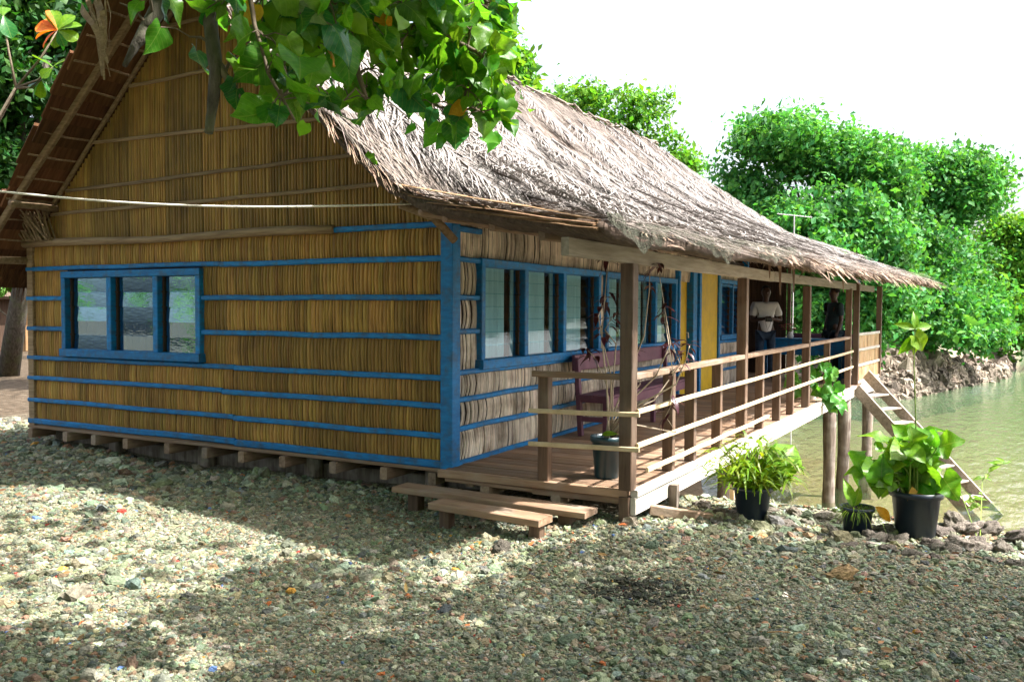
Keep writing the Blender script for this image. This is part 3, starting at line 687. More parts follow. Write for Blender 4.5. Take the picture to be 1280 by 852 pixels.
b = MB(); b.beam((-0.125, -0.04, 0.215), (-0.125, -0.85, 0.207), 0.045, 0.03, .005); b.build('edge_board', M_woodY, deck)
for y in (-0.42, -1.05):
    b = MB(); b.beam((-0.15, y, 0.155), (0.8, y, 0.155), 0.08, 0.085, .006); b.build('joist_end', M_woodX, deck)
def fas(x0, x1, za, zb, t, off):
    b = MB(); b.beam((x0, deck_y(x0) + off, (za + zb) / 2), (x1, deck_y(x1) + off, (za + zb) / 2), t, zb - za, .006, n=8, wob=.002); return b.build('fascia_board', M_fascia, deck)
fas(-0.165, XE + .04, 0.248, 0.302, 0.055, 0.0); fas(-0.175, XE + .02, 0.115, 0.246, 0.040, 0.006)
b = MB(); b.box(-0.20, -0.10, -1.665, -1.585, 0.02, 0.245, c=.005); b.build('corner_block', M_woodZ, deck)
# bearers and piles under the deck
def pile(x, y, z0, z1, r0, r1, lean=(0, 0)):
    b = MB(); b.tube([(x + lean[0] * (1 - t) + .012 * math.sin(5 * t + x), y + lean[1] * (1 - t) + .012 * math.cos(4 * t), z0 + (z1 - z0) * t) for t in np.linspace(0, 1, 9)], [r0 + (r1 - r0) * t + .008 * math.sin(9 * t) for t in np.linspace(0, 1, 9)], 11)
    return b.build('pile', M_pile, house, smooth=True)
for x, off in ((3.9, .1), (7.0, .15), (9.55, .18)):
    b = MB(); b.beam((x, 0.3, 0.06), (x, deck_y(x) + off, 0.06), 0.10, 0.14, .008); b.build('bearer', M_woodY, house)
for x in (0.6, 2.0, 3.3, 4.9, 6.4, 8.0):
    b = MB(); b.beam((x, 0.2, 0.14), (x, deck_y(x) + .10, 0.14), 0.07, 0.10, .006); b.build('joist', M_woodY, house)
pile(8.45, -1.80, -2.2, 0.13, .10, .095, (0.1, -.02)); pile(9.75, -1.86, -2.2, 0.13, .115, .10, (0.15, 0.02)); pile(3.95, -1.62, -2.1, 0.0, .12, .10, (-.25, .05)); pile(4.0, 0.1, -2.2, 0.0, .1, .1); pile(9.6, 0.1, -2.2, 0.13, .1, .1); pile(7.0, -0.5, -2.2, 0.0, .1, .1)
b = MB(); b.box(0.52, 0.60, -1.80, -1.735, -0.05, 0.225, c=.004); b.build('stake', M_pile, house)
b = MB(); b.beam((2.25, -1.86, -0.95), (2.25, -1.80, 0.11), 0.045, 0.045, .003); b.build('stake', M_pale, house)

# ---- verandah posts, beam, railing
PX = [-0.17, 2.93, 6.20, 9.72]
for i, x in enumerate(PX):
    y = deck_y(x) + 0.052
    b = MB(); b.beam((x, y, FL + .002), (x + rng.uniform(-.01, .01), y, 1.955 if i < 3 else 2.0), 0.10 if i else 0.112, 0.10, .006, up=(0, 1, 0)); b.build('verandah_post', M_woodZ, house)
b = MB(); b.beam((-1.22, deck_y(-1.22) + .055, 2.015), (4.2, deck_y(4.2) + .055, 2.015), 0.055, 0.115, .005, n=5, wob=.004); b.build('beam', M_beam, house)
b = MB(); b.beam((4.21, deck_y(4.2) + .055, 2.02), (12.7, deck_y(12.7) + .055, 2.06), 0.055, 0.115, .005, n=5, wob=.004); b.build('beam', M_beam, house)
rl = MB(); rl.beam((-0.12, deck_y(0) + .05, 1.128), (XE - .3, deck_y(XE) + .06, 1.165), 0.085, 0.046, .006, n=8, wob=.003)
rail = rl.build('railing', M_woodX, house)
rl = MB(); rl.beam((-0.165, -0.86, 1.125), (-0.165, deck_y(0) + .10, 1.128), 0.05, 0.046, .006); rl.build('rail', M_woodY, rail)
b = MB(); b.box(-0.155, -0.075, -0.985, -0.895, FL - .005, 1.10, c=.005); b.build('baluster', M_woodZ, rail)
for x in (0.72, 1.28, 2.07, 3.68, 4.50, 5.25, 7.75):
    y = deck_y(x) + 0.055
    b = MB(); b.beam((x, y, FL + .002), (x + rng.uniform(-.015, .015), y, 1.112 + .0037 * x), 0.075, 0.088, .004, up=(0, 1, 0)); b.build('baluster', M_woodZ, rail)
for z, x0, x1, dz in ((0.625, -0.15, XE - .25, 0.03), (0.875, -0.15, XE - .25, 0.05), (0.415, 0.06, 3.85, 0.01)):
    b = MB(); b.beam((x0, deck_y(x0) - .012, z), (x1, deck_y(x1) - .008, z + dz), 0.022, 0.040, .006, n=9, wob=.004); b.build('rail', M_pale, rail)
for z in (0.60, 0.855):
    b = MB(); b.beam((-0.235, -0.86, z - .01), (-0.235, -1.755, z + .012), 0.022, 0.036, .006, n=3, wob=.003); b.build('rail', M_pale, rail)

# ---- roof surfaces: near and far cross-sections measured along the slope, lofted
NEAR = np.array([(-1.05, 2.83, 5.24), (-1.00, 2.0, 4.45), (-.92, 1.35, 3.84), (-.85, .79, 3.30), (-.90, .32, 2.87), (-.92, 0.0, 2.58), (-.99, -.35, 2.43), (-1.16, -1.0, 2.29), (-1.42, -1.95, 2.11)])
FAR = np.array([(13.2, 2.83, 5.46), (13.2, 2.1, 4.87), (13.2, 1.5, 4.42), (13.2, 1.0, 4.05), (13.2, .5, 3.60), (13.2, 0.05, 3.26), (13.2, -.5, 2.90), (13.2, -1.5, 2.58), (13.2, -3.1, 2.20)])
SK = np.linspace(0, 1, 9)
def roof(u, s):
    """u 0..1 along the ridge, s 0..1 from ridge to eave (arrays ok)"""
    u = np.asarray(u, float); s = np.asarray(s, float)
    A = np.stack([np.interp(s, SK, NEAR[:, k]) for k in range(3)], -1); B = np.stack([np.interp(s, SK, FAR[:, k]) for k in range(3)], -1)
    p = A + (B - A) * u[..., None]
    p[..., 2] += 0.025 * np.sin(u * 23 + s * 5) * np.sin(s * 9 + 1) + 0.018 * np.sin(u * 61 + 2) * (0.4 + s)
    p[..., 2] -= 0.06 * np.sin(math.pi * u) * (1 - s)
    return p
def roof_frame(u, s):
    p = roof(u, s); e = 1e-2
    t = roof(u, min(s + e, 1.0)) - roof(u, max(s - e, 0)); w = roof(min(u + e, 1), s) - roof(max(u - e, 0), s)
    t /= np.linalg.norm(t); nrm = np.cross(w, -t); nrm = np.cross(t, w) if np.cross(t, w)[2] > 0 else -np.cross(t, w); nrm /= np.linalg.norm(nrm)
    return Vector(p), Vector(t), Vector(nrm)
nu, ns = 160, 40
U, S_ = np.meshgrid(np.linspace(0, 1, nu), np.linspace(0, 1, ns), indexing='ij')
top = roof(U, S_); top[..., 2] += nr.normal(0, .008, top.shape[:2]) - 0.02
bot = top.copy(); bot[..., 2] -= 0.11 - 0.05 * S_
V = np.concatenate([top.reshape(-1, 3), bot.reshape(-1, 3)])
I = np.arange(nu * ns).reshape(nu, ns); K = nu * ns
q = lambda a, b_, c, d_: np.stack([a, b_, c, d_], -1).reshape(-1, 4)
hole_p = (4.86, 1.29)
ft = q(I[:-1, :-1], I[:-1, 1:], I[1:, 1:], I[1:, :-1]); fb = q(I[:-1, :-1] + K, I[1:, :-1] + K, I[1:, 1:] + K, I[:-1, 1:] + K)
ctr = V[ft].mean(1); hole = ((ctr[:, 0] - hole_p[0]) / .22) ** 2 + ((ctr[:, 1] - hole_p[1]) / .13) ** 2 < 1
ft = ft[~hole]; fb = fb[~hole]
edges = np.concatenate([q(I[0, :-1], I[0, :-1] + K, I[0, 1:] + K, I[0, 1:]), q(I[-1, 1:], I[-1, 1:] + K, I[-1, :-1] + K, I[-1, :-1]), q(I[1:, -1], I[:-1, -1], I[:-1, -1] + K, I[1:, -1] + K), q(I[:-1, 0], I[1:, 0], I[1:, 0] + K, I[:-1, 0] + K)])
rme = fast_mesh('roof', V, np.concatenate([ft, fb, edges]), rnd=np.full(len(V), .5), mat=M_thatch)
roof_o = link('roof', rme, house)

def blade_cloud(name, P, D, Nn, Ln, W, mat, parent, droop=0.0, seg=3, curl=0.0):
    """many thin leaf strips joined in one mesh: start P, direction D, surface normal Nn"""
    n = len(P); D = D / np.linalg.norm(D, axis=1, keepdims=True); Sd = np.cross(Nn, D); Sd /= np.linalg.norm(Sd, axis=1, keepdims=True)
    Vv = np.zeros((n, seg + 1, 2, 3)); c = nr.normal(0, 1, n) * curl
    for i in range(seg + 1):
        t = i / seg
        pt = P + D * (Ln * t)[:, None] + Sd * (c * Ln * t * t)[:, None] + Nn * (Ln * 0.10 * math.sin(math.pi * t) * nr.uniform(0, 1, n))[:, None]
        pt[:, 2] -= droop * Ln * t * t
        ww = W * (1.0 - 0.75 * t ** 1.5)
        tw = nr.uniform(-.3, .3, n)[:, None] * Nn
        Vv[:, i, 0] = pt - (Sd + tw) * ww[:, None] * .5; Vv[:, i, 1] = pt + (Sd + tw) * ww[:, None] * .5
    base = np.arange(n)[:, None] * (seg + 1) * 2
    fs_ = np.concatenate([np.stack([base[:, 0] + 2 * i, base[:, 0] + 2 * i + 1, base[:, 0] + 2 * i + 3, base[:, 0] + 2 * i + 2], -1) for i in range(seg)])
    me = fast_mesh(name, Vv.reshape(-1, 3), fs_, rnd=np.repeat(nr.random(n), (seg + 1) * 2), mat=mat)
    return tag(link(name, me, parent), kind='stuff')
def roof_basis(u, s):
    e = 0.01
    p = roof(u, s); t = roof(u, np.clip(s + e, 0, 1)) - roof(u, np.clip(s - e, 0, 1)); w = roof(np.clip(u + e, 0, 1), s) - roof(np.clip(u - e, 0, 1), s)
    t /= np.linalg.norm(t, axis=1, keepdims=True); w -= t * (w * t).sum(1, keepdims=True); w /= np.linalg.norm(w, axis=1, keepdims=True)
    nn = np.cross(t, w); nn *= np.sign(nn[:, 2:3]); return p, t, w, nn
n = 32000
u = nr.uniform(0, 1, n); s = nr.uniform(0, .97, n)
p, t, w, nn = roof_basis(u, s)
keep = (np.abs(p[:, 0] - hole_p[0]) > .24) | (p[:, 1] < hole_p[1] - .12) | (p[:, 1] > hole_p[1] + .62)
p, t, w, nn, s = p[keep], t[keep], w[keep], nn[keep], s[keep]; n = len(p)
fit = lambda L_: np.where(s < .63, np.minimum(L_, (.645 - s) * 5.1 + .04), np.where(s < .77, np.minimum(L_, .24), L_))
ang = nr.normal(-0.06, 0.22, n)[:, None] * np.clip((p[:, 0:1] + 1.2) / .9, .2, 1)
blade_cloud('thatch_strands', p + nn * nr.uniform(-.01, .035, n)[:, None], t * np.cos(ang) + w * np.sin(ang), nn, fit(nr.uniform(.25, .85, n)), nr.uniform(.006, .018, n), M_strand, roof_o, curl=0.10)
# front edge: leaf ends poking out along the rake, and the torn sheaths along the verandah edge
n = 1500
u = np.abs(nr.normal(0, .004, n)); s = nr.uniform(0.0, .98, n); p, t, w, nn = roof_basis(np.clip(u, 0, 1), s)
ang = nr.normal(-0.10, 0.16, n)[:, None]
p[:, 2] -= nr.uniform(0, .07, n) * np.where(s > .58, .25, 1)
blade_cloud('rake_strands', p + w * nr.uniform(-.02, .1, n)[:, None], t * np.cos(ang) + w * np.sin(ang), nn, fit(nr.uniform(.2, .5, n)) * np.clip((1.0 - s) / .12, .15, 1) * np.where(s > .6, .5, 1), nr.uniform(.008, .020, n), M_fringe, roof_o, droop=.01, curl=.04)
for k in range(26):
    s0 = 0.64 + 0.34 * rng.random(); p0, t0, n0 = roof_frame(0.002, s0); Ls = rng.uniform(.3, .8)
    b = MB(); dz = -rng.uniform(.01, .06); o0 = Vector((rng.uniform(-.05, .03), 0, dz))
    s1 = min(.995, s0 + Ls / 2.4); p1, _, _ = roof_frame(0.002, s1)
    b.beam(p0 + o0, p1 + o0 + Vector((rng.uniform(-.05, .05), 0, rng.uniform(-.02, .02))), rng.uniform(.015, .045), 0.005, .001, up=n0 + Vector((-.3, 0, 0)), n=4, wob=.010)
    b.build('leaf_sheath', M_orange, roof_o)
for k in range(8):
    xx0 = -1.35 + k * .42; b = MB(); u0 = (xx0 + 1.42) / 14.6; p0, t0, n0 = roof_frame(max(u0, 0.003), .985); p1, _, _ = roof_frame(u0 + .05, .985)
    b.beam(p0 + Vector((0, rng.uniform(-.03, .03), -.03)), p1 + Vector((0, rng.uniform(-.03, .03), -.055)), rng.uniform(.02, .05), .005, .001, up=n0, n=4, wob=.008); b.build('leaf_sheath', M_orange, roof_o)
# eave fringe hanging over the beam
n = 3400
u = nr.uniform(0.02, 1, n) ** 0.9; s = nr.uniform(.86, 1.0, n); p, t, w, nn = roof_basis(u, s)
ang = nr.normal(0, .62, n)[:, None]; far = np.clip((p[:, 0] - 1.5) / 2.0, 0.12, 1)
D = t * np.cos(ang) + w * np.sin(ang); D[:, 2] -= nr.uniform(0, .35, n) * far
blade_cloud('eave_fringe', p + nn * nr.uniform(-.05, .03, n)[:, None], D, nn, nr.uniform(.10, .38, n) * (0.35 + .65 * far), nr.uniform(.010, .046, n), M_fringe, roof_o, droop=.14, curl=.15, seg=4)
n = 420
u = nr.uniform(.99, 1, n); s = nr.uniform(.0, 1.0, n); p, t, w, nn = roof_basis(u, s); ang = nr.normal(.5, .4, n)[:, None]
blade_cloud('far_edge_strands', p, t * np.cos(ang) + w * np.sin(ang), nn, nr.uniform(.15, .4, n), nr.uniform(.01, .02, n), M_fringe, roof_o, droop=.15, curl=.1)
for px_, s_, ln in ((968, .97, .34), (955, .96, .22), (985, .98, .30), (1048, .98, .26)):
    u_ = next(k / 400 for k in range(400) if proj(roof(k / 400, s_))[0] > px_); p0 = Vector(roof(u_, s_)); b = MB(); b.beam(p0, p0 + Vector((.02, -.05, -ln * .5)), .035, .004, .001, up=(1, 0, 0), n=2, wob=.006); b.beam(p0 + Vector((.02, -.05, -ln * .5)), p0 + Vector((.0, -.06, -ln * 1.3)), .03, .004, .001, up=(1, 0, 0), taper=.3); b.build('hanging_strip', M_fringe, roof_o)
# ridge bundle
b = MB()
for k in range(60):
    x0 = -1.0 + 14.0 * k / 60; z0 = 5.26 + .22 * k / 60 - .06 * math.sin(math.pi * k / 60)
    b.tube([(x0 + .7 * t_, 2.80 + rng.uniform(-.16, .06) , z0 - rng.uniform(0, .10)) for t_ in (0, .5, 1)], [.018, .022, .012], 5)
tag(b.build('ridge_bundle', M_strand, roof_o), kind='stuff')

def frond_mesh(seed, L_=2.0):
    """a dry coconut frond lying flat: midrib and curling leaflets, tip towards +x"""
    r_ = np.random.default_rng(seed); Vv = []; Ff = []; Rr = []
    b = MB(); b.tube([(L_ * t_, .03 * math.sin(3 * t_), .045 - .02 * t_) for t_ in np.linspace(0, 1, 9)], [.021 * (1 - .8 * t_) + .003 for t_ in np.linspace(0, 1, 9)], 5, r=.2)
    N_ = 50; curlside = r_.uniform(.2, 1.3, 2)
    for sd in (-1, 1):
        for i in range(N_):
            t0 = .06 + .93 * i / N_ + r_.uniform(-.006, .006); ln = (.26 + .50 * math.sin(math.pi * (0.12 + .80 * t0))) * r_.uniform(.75, 1.1)
            a = R(50 - 27 * t0) + r_.normal(0, .10); cu = r_.normal(.30, .30) * curlside[(sd + 1) // 2] * (1.0 + (r_.random() < .07) * 3)
            p_ = np.array([L_ * t0, .03 * math.sin(3 * t0), .04]); seg = 5; wd = r_.uniform(.009, .018)
            pts = [p_.copy()]
            for k in range(seg):
                aa = a - cu * (k / seg) * 1.3
                p_ = p_ + np.array([math.cos(aa), sd * math.sin(aa), 0]) * ln / seg; p_[2] = .045 + .05 * math.sin(math.pi * (k + 1) / seg) * r_.uniform(.1, .8) - .03 * (k + 1) / seg
                pts.append(p_.copy())
            vs_ = []
            for k, pp in enumerate(pts):
                dd = pts[min(k + 1, seg)] - pts[max(k - 1, 0)]; dd /= np.linalg.norm(dd); sdv = np.array([-dd[1], dd[0], r_.uniform(-.3, .3)])
                ww = wd * (1 - .8 * (k / seg) ** 2); vs_ += [pp - sdv * ww * .5, pp + sdv * ww * .5]
            b.add(vs_, [(2 * k, 2 * k + 1, 2 * k + 3, 2 * k + 2) for k in range(seg)], float(r_.random()))
    return b.mesh('palm_frond', M_frond)
FM = [frond_mesh(k + 3, 1.7 + .22 * (k % 4)) for k in range(8)]
cells = [(i, j) for i in range(20) for j in range(7)]
for i, j in cells:
    u0 = min(.985, max(.045, (i + rng.uniform(.1, .9)) / 20)); s0 = max(.0, (j + rng.uniform(-.2, .8)) / 7 * .74)
    if s0 < .05 and rng.random() < .4: continue
    if u0 < .10 and s0 > .40: continue
    P_, t_, n_ = roof_frame(u0, s0)
    fk = rng.randrange(8); me = FM[fk]; fl = (1.7 + .22 * (fk % 4)) * 1.08
    # keep the whole frond on the roof and clear of the hole
    a = rng.gauss(.16, .22); wv_ = n_.cross(t_); dd = (t_ * math.cos(a) - wv_ * math.sin(a)).normalized()
    mid = P_ + dd * .9
    if (mid.x - hole_p[0]) ** 2 + ((mid.y - hole_p[1])) ** 2 < .75: continue
    e_u, e_s = u0 + (dd * fl).x / 14.4, min(.995, s0 + fl / 5.0)
    Pe, _, _ = roof_frame(min(.999, max(0.001, e_u)), e_s); dd = (Pe - P_).normalized()
    nn_ = (n_ - dd * n_.dot(dd)).normalized(); yy = nn_.cross(dd)
    mt = Matrix((dd, yy, nn_)).transposed().to_4x4(); mt.translation = P_ + nn_ * rng.uniform(.0, .05)
    o = link('palm_frond', me, roof_o); o.matrix_basis = mt @ Matrix.Diagonal((rng.uniform(.85, 1.1), rng.choice((-1, 1)) * rng.uniform(.8, 1.1), 1, 1))

# left slope: overlapping courses of sago leaf, seen from below at the gable
NR = 15
ls = MB(); ls.beam((-.35, 2.95, 4.93), (-.45, 5.95, 2.09), .06, .07, .01, n=6, wob=.01)
left = ls.build('roof_slope', M_log, house)
for k in range(NR):
    t0, t1 = k / NR, (k + 1.35) / NR
    me = MB(); vs_ = []
    for u_ in np.linspace(0, 1, 30):
        xa = -.77 + .33 * t0 + u_ * (13.97 - .33 * t0) + (0.03 * math.sin(k * 2.1) if u_ == 0 else 0)
        for tt, dz in ((t0, 0.10), (t1, 0.015), (t1, -0.012), (t0, 0.075)):
            y_ = 2.83 + 3.35 * tt; z_ = 5.06 + .2 * u_ * (1 - tt) - 3.12 * tt + dz + rng.uniform(-.006, .006)
            vs_.append((xa + rng.uniform(-.01, .01), y_, z_))
    fs_ = []
    for i in range(29):
        for j in range(4):
            a, c = i * 4 + j, i * 4 + (j + 1) % 4; fs_.append((a, c, c + 4, a + 4))
    fs_ += [(3, 2, 1, 0), (116, 117, 118, 119)]
    me.add(vs_, fs_); me.build('thatch_course', M_under, left)
    if k:
        bt = MB(); y_ = 2.83 + 3.35 * t0; z_ = 5.06 - 3.12 * t0 + 0.02
        bt.tube([(-.75 + .33 * t0 + q_, y_, z_ + .01 * math.sin(k + q_ * 9)) for q_ in (0, .3, .6, 1.2)], .014, 6); bt.build('purlin_stick', M_log, left)
for pp in (((-.52, 5.2, 2.72), (.2, 5.2, 2.70)), ((-.5, 5.72, 2.14), (.4, 5.72, 2.20))):
    b = MB(); b.tube([pp[0], ((pp[0][0] + pp[1][0]) / 2, pp[0][1], pp[0][2] + .01), pp[1]], [.04, .045, .045], 9); b.build('purlin', M_log, left, smooth=True)
n = 700
yy = nr.uniform(5.9, 6.2, n); P = np.stack([nr.uniform(-.65, 3.0, n), yy, 5.06 - 3.12 * (yy - 2.83) / 3.35 + nr.uniform(-.02, .05, n)], -1)
blade_cloud('eave_fringe', P, np.stack([nr.normal(0, .2, n), np.full(n, .5), np.full(n, -.8)], -1), np.tile([0, .7, .7], (n, 1)), nr.uniform(.1, .3, n), nr.uniform(.01, .02, n), M_under, left, droop=.2)
# torn dry sheath hanging from the prow
tf = MB()
for k in range(9):
    a = at_X(rng.uniform(98, 140), rng.uniform(-12, 14), -.90); c = at_X(rng.uniform(126, 142), rng.uniform(60, 112), -.92); m_ = a.lerp(c, .4) + Vector((-.02, -.06, .03))
    wd_ = rng.uniform(.05, .11) if k < 5 else .02; tf.beam(a, m_, wd_, .004, .001, up=(1, rng.uniform(-.5, .5), 0), n=3, wob=.012, taper=.7); tf.beam(m_, c, wd_ * .7, .004, .001, up=(1, rng.uniform(-.5, .5), 0), n=3, wob=.010, taper=.35)
tag(tf.build('torn_sheath', M_log, left), kind='stuff')
# purlins with pointed ends under the verandah roof, brace pole at the corner
for y_, z_ in ((-.40, 2.30), (-.80, 2.22), (-1.20, 2.14)):
    b = MB(); b.beam((-.72, y_, z_), (12.9, y_ - .45, z_ + .33), .05, .075, .01); b.build('purlin', M_woodX, house)
b = MB(); b.tube([(-.55, .12, 2.44), (-.30, -.02, 2.36), (-.10, -.10, 2.18)], [.035, .038, .034], 9); b.build('brace_pole', M_log, house, smooth=True)
b = MB(); b.tube([(-.62, -.12, 2.36), (.3, -.12, 2.35), (2.0, -.12, 2.36)], [.028, .03, .03], 9); b.build('purlin', M_woodX, house, smooth=True)
for x_ in (1.4, 4.4, 7.4, 10.3, 12.4):
    u_ = (x_ + 1.2) / 14.4
    b = MB(); p0 = roof(u_, 0.55); p1 = roof(u_, .97); b.beam(Vector(p0) - Vector((0, 0, .14)), Vector(p1) - Vector((0, 0, .10)), .05, .07, .006); b.build('rafter', M_woodY, house)

# ---- open dining end beyond the wall
XF = 12.75
dn = MB(); dn.beam((10.2, -1.0, .215), (XF, -1.0, .215), .07, .09, .005)
dn.beam((10.2, 1.4, .215), (XF, 1.4, .215), .07, .09, .005); dining = dn.build('dining_floor', M_woodX, house)
x = XE + .005
while x < XF:
    b = MB(); b.beam((x + .07, 3.0, .284), (x + .07, deck_y(x) - .02, .284), .132, .03, .004); b.build('deck_plank', M_woodY, dining); x += .14
ew = MB(); ew.box(XF - .03, XF, -.30, 3.0, .30, 2.9, .5); endw = ew.build('dining_back_wall', M_back, house)
for k in range(16):
    b = MB(); y0 = -.28 + k * .2; b.box(XF - .05, XF - .031, y0, y0 + .19, .31, 2.85, c=.004); b.build('wall_board', M_darkwood, endw)
b = MB(); b.beam((XF - .02, -.36, .3), (XF - .02, -.36, 2.75), .07, .07, .005, up=(0, 1, 0)); b.build('corner_post', M_woodZ, house)
b = MB(); b.beam((XF - .02, -.33, 1.10), (XF - .02, -2.0, 1.10), .05, .10, .004); b.beam((XF - .02, -.33, .95), (XF - .02, -2.0, .95), .04, .16, .004); b.build('back_rail', M_purple, house)
HP = [(10.42, deck_y(10.42) + .03), (XF, deck_y(XF) - .06)]
for (x_, y_), w_ in zip(HP, (.12, .09)):
    b = MB(); b.beam((x_, y_, .30), (x_, y_, 2.12), w_, .10, .006, up=(0, 1, 0)); b.build('verandah_post', M_woodZ, house)
hw_ = MB(); hw_.beam((10.48, HP[0][1] + .03, .72), (XF, HP[1][1] + .03, .72), .03, .84, .003); halfw = hw_.build('half_wall', M_back, house)
M_halfcane = pmat('sunny_cane', (0.50, 0.32, 0.15), (0.78, 0.60, 0.38), 3, GZ, 0.65, 0.3, 0.01, bump=0.25, dirt=((0.40, 0.20, 0.08), 5, 0.6))  # paler cane: sunlight on the half wall is put into the colour
for za, zb in ((.36, .62), (.66, .90), (.94, 1.18)):
    b = MB(); x_ = 10.49
    while x_ < XF - .05:
        y_ = HP[0][1] + (HP[1][1] - HP[0][1]) * (x_ - 10.42) / (XF - 10.42); b.box(x_, x_ + rng.uniform(.02, .032), y_ - .012, y_ + .008, za, zb); x_ += rng.uniform(.028, .04)
    tag(b.build('cane_panel', M_halfcane, halfw), kind='stuff')
for z_ in (.33, .64, .92, 1.20):
    b = MB(); b.beam((10.48, HP[0][1] - .02, z_), (XF + .02, HP[1][1] - .02, z_), .03, .05, .005); b.build('batten', M_fascia, halfw)
b = MB(); b.beam((10.44, HP[0][1] - .01, .18), (XF + .03, HP[1][1] - .01, .18), .05, .22, .005); b.build('fascia_board', M_fascia, house)
b = MB(); b.beam((XF + .01, -1.72, .32), (XF + .01, -1.72, 2.25), .09, .04, .004); b.build('blue_shutter_post', M_blue, house)
pile(12.5, -1.95, -2.2, .1, .11, .1); pile(12.5, .5, -2.2, .1, .11, .1); pile(11.2, 2.6, -2.2, .1, .11, .1)
b = MB(); b.beam((12.5, 2.8, .14), (12.5, -2.0, .14), .09, .12, .006); b.build('bearer', M_woodY, house)

# ================================================================== LEAVES
def leaf_mesh(name, mat, widths, fold=0.25, droop=0.25, lobe=0.0, xs=None, ripple=0.0, seed=0):
    """one leaf, base at origin, tip at +x, length 1"""
    r_ = random.Random(seed); xs = xs or [0.0, .14, .34, .60, .84, 1.0]
    def spl(ks, n_=11):                      # smooth outline through the key widths
        t_ = np.linspace(0, len(ks) - 1, n_); i_ = np.minimum(t_.astype(int), len(ks) - 2); f_ = t_ - i_; k_ = np.array([2 * ks[0] - ks[1]] + list(ks) + [2 * ks[-1] - ks[-2]])
        a_, b_, c_, d_ = k_[i_], k_[i_ + 1], k_[i_ + 2], k_[i_ + 3]
        return .5 * (2 * b_ + (c_ - a_) * f_ + (2 * a_ - 5 * b_ + 4 * c_ - d_) * f_ ** 2 + (3 * b_ - a_ - 3 * c_ + d_) * f_ ** 3)
    widths = [max(.002, v) for v in spl(widths)]; xs = list(spl(xs)); lob = np.clip(1 - np.array(xs) / .2, 0, 1) ** 1.5
    b = MB(); vs_ = []; n = len(xs)
    zf = lambda x_, y_: fold * abs(y_) - droop * x_ * x_ + ripple * math.sin(9 * x_ + seed) * abs(y_)
    for i, x_ in enumerate(xs):
        w_ = widths[i]; ex = x_ - lobe * lob[i]
        k = r_.uniform(.97, 1.03)
        vs_ += [(ex, -w_ * k, zf(ex, w_)), (ex + (x_ - ex) * .5, -w_ * .5, zf(x_, w_ * .5) * 1.1), (x_, 0, zf(x_, 0)), (ex + (x_ - ex) * .5, w_ * .5, zf(x_, w_ * .5) * 1.1), (ex, w_ / k, zf(ex, w_))]
    fs_ = []
    for i in range(n - 1):
        for j in range(4): a = i * 5 + j; fs_.append((a, a + 5, a + 6, a + 1))
    b.add(vs_, fs_, .5); return b.mesh(name, mat, True)
HEART = [.24, .44, .46, .33, .12, .004]; OBOV = [.03, .09, .20, .34, .30, .03]; ELLIP = [.02, .12, .20, .19, .09, .004]; LANCE = [.02, .05, .07, .06, .03, .002]; TARO = [.30, .48, .50, .40, .18, .004]
def heart_set(mat, nm='leaf'): return [leaf_mesh(nm, mat, HEART, f, d_, .14, ripple=rp_, seed=k) for k, (f, d_, rp_) in enumerate(((.25, .25, .15), (-.3, .5, .2), (.5, .15, .3), (.1, .7, .25), (-.1, .3, .35)))]
M_extra = pmat('leaf_small', (0.065, 0.22, 0.014), (0.14, 0.35, 0.026), 6, rough=0.4, var=0.4, hue=0.03, bump=0, trans=0.58)
LV_D, LV_L, LV_Y = heart_set(M_leaf_d), heart_set(M_leaf_l), heart_set(M_leaf_y)[:2]
def orient(d, nrm):
    d = Vector(d).normalized(); nrm = Vector(nrm); nrm = nrm - d * nrm.dot(d)
    nrm = nrm.normalized() if nrm.length > 1e-4 else d.orthogonal().normalized()
    return Matrix((d, nrm.cross(d), nrm)).transposed().to_4x4()
def put_leaf(me, parent, P, d, nrm, size, name='leaf'):
    o = bpy.data.objects.new(name, me); col.objects.link(o); o.parent = parent
    m_ = orient(d, nrm); m_.translation = Vector(P); o.matrix_basis = m_ @ Matrix.Scale(size, 4); return o

def leaf_cloud(name, C, Rr, per, size, mat, parent, seed, up=.6, out=None, elong=.6, keep=None):
    """clumps of small folded leaves: C clump centres, Rr clump radii"""
    g = np.random.default_rng(seed); n = len(C) * per
    tone = np.repeat(g.normal(0, .22, len(C)), per)
    P = np.repeat(C, per, 0) + g.normal(0, 1, (n, 3)) * np.repeat(Rr, per)[:, None] * np.array([.55, .55, .42])
    if keep is not None:
        k = keep(P); P = P[k]; tone = tone[k]; n = len(P)
    D = g.normal(0, 1, (n, 3)); D[:, 2] -= .25; D /= np.linalg.norm(D, axis=1, keepdims=True)
    Nn = g.normal(0, 1, (n, 3)) * .8; Nn[:, 2] += up
    if out is not None: Nn += (P - out) / (np.linalg.norm(P - out, axis=1, keepdims=True) + 1e-6) * .5
    Nn -= D * (Nn * D).sum(1, keepdims=True); Nn /= np.linalg.norm(Nn, axis=1, keepdims=True); Sd = np.cross(Nn, D)
    s = size * np.exp(g.normal(0, .32, n))[:, None]; w = s * elong * .5
    V4 = np.stack([P, P + D * s * .5 - Sd * w + Nn * w * .35, P + D * s, P + D * s * .5 + Sd * w + Nn * w * .35], 1).reshape(-1, 3)
    b0 = np.arange(n)[:, None] * 4
    Fc = np.concatenate([b0 + np.array([0, 1, 2]), b0 + np.array([0, 2, 3])])
    # colour differs from clump to clump as well as from leaf to leaf
    me = fast_mesh(name, V4, Fc, rnd=np.repeat(np.clip(.5 + tone + g.normal(0, .16, n), 0, 1), 4), mat=mat)
    return tag(link(name, me, parent), kind='stuff')

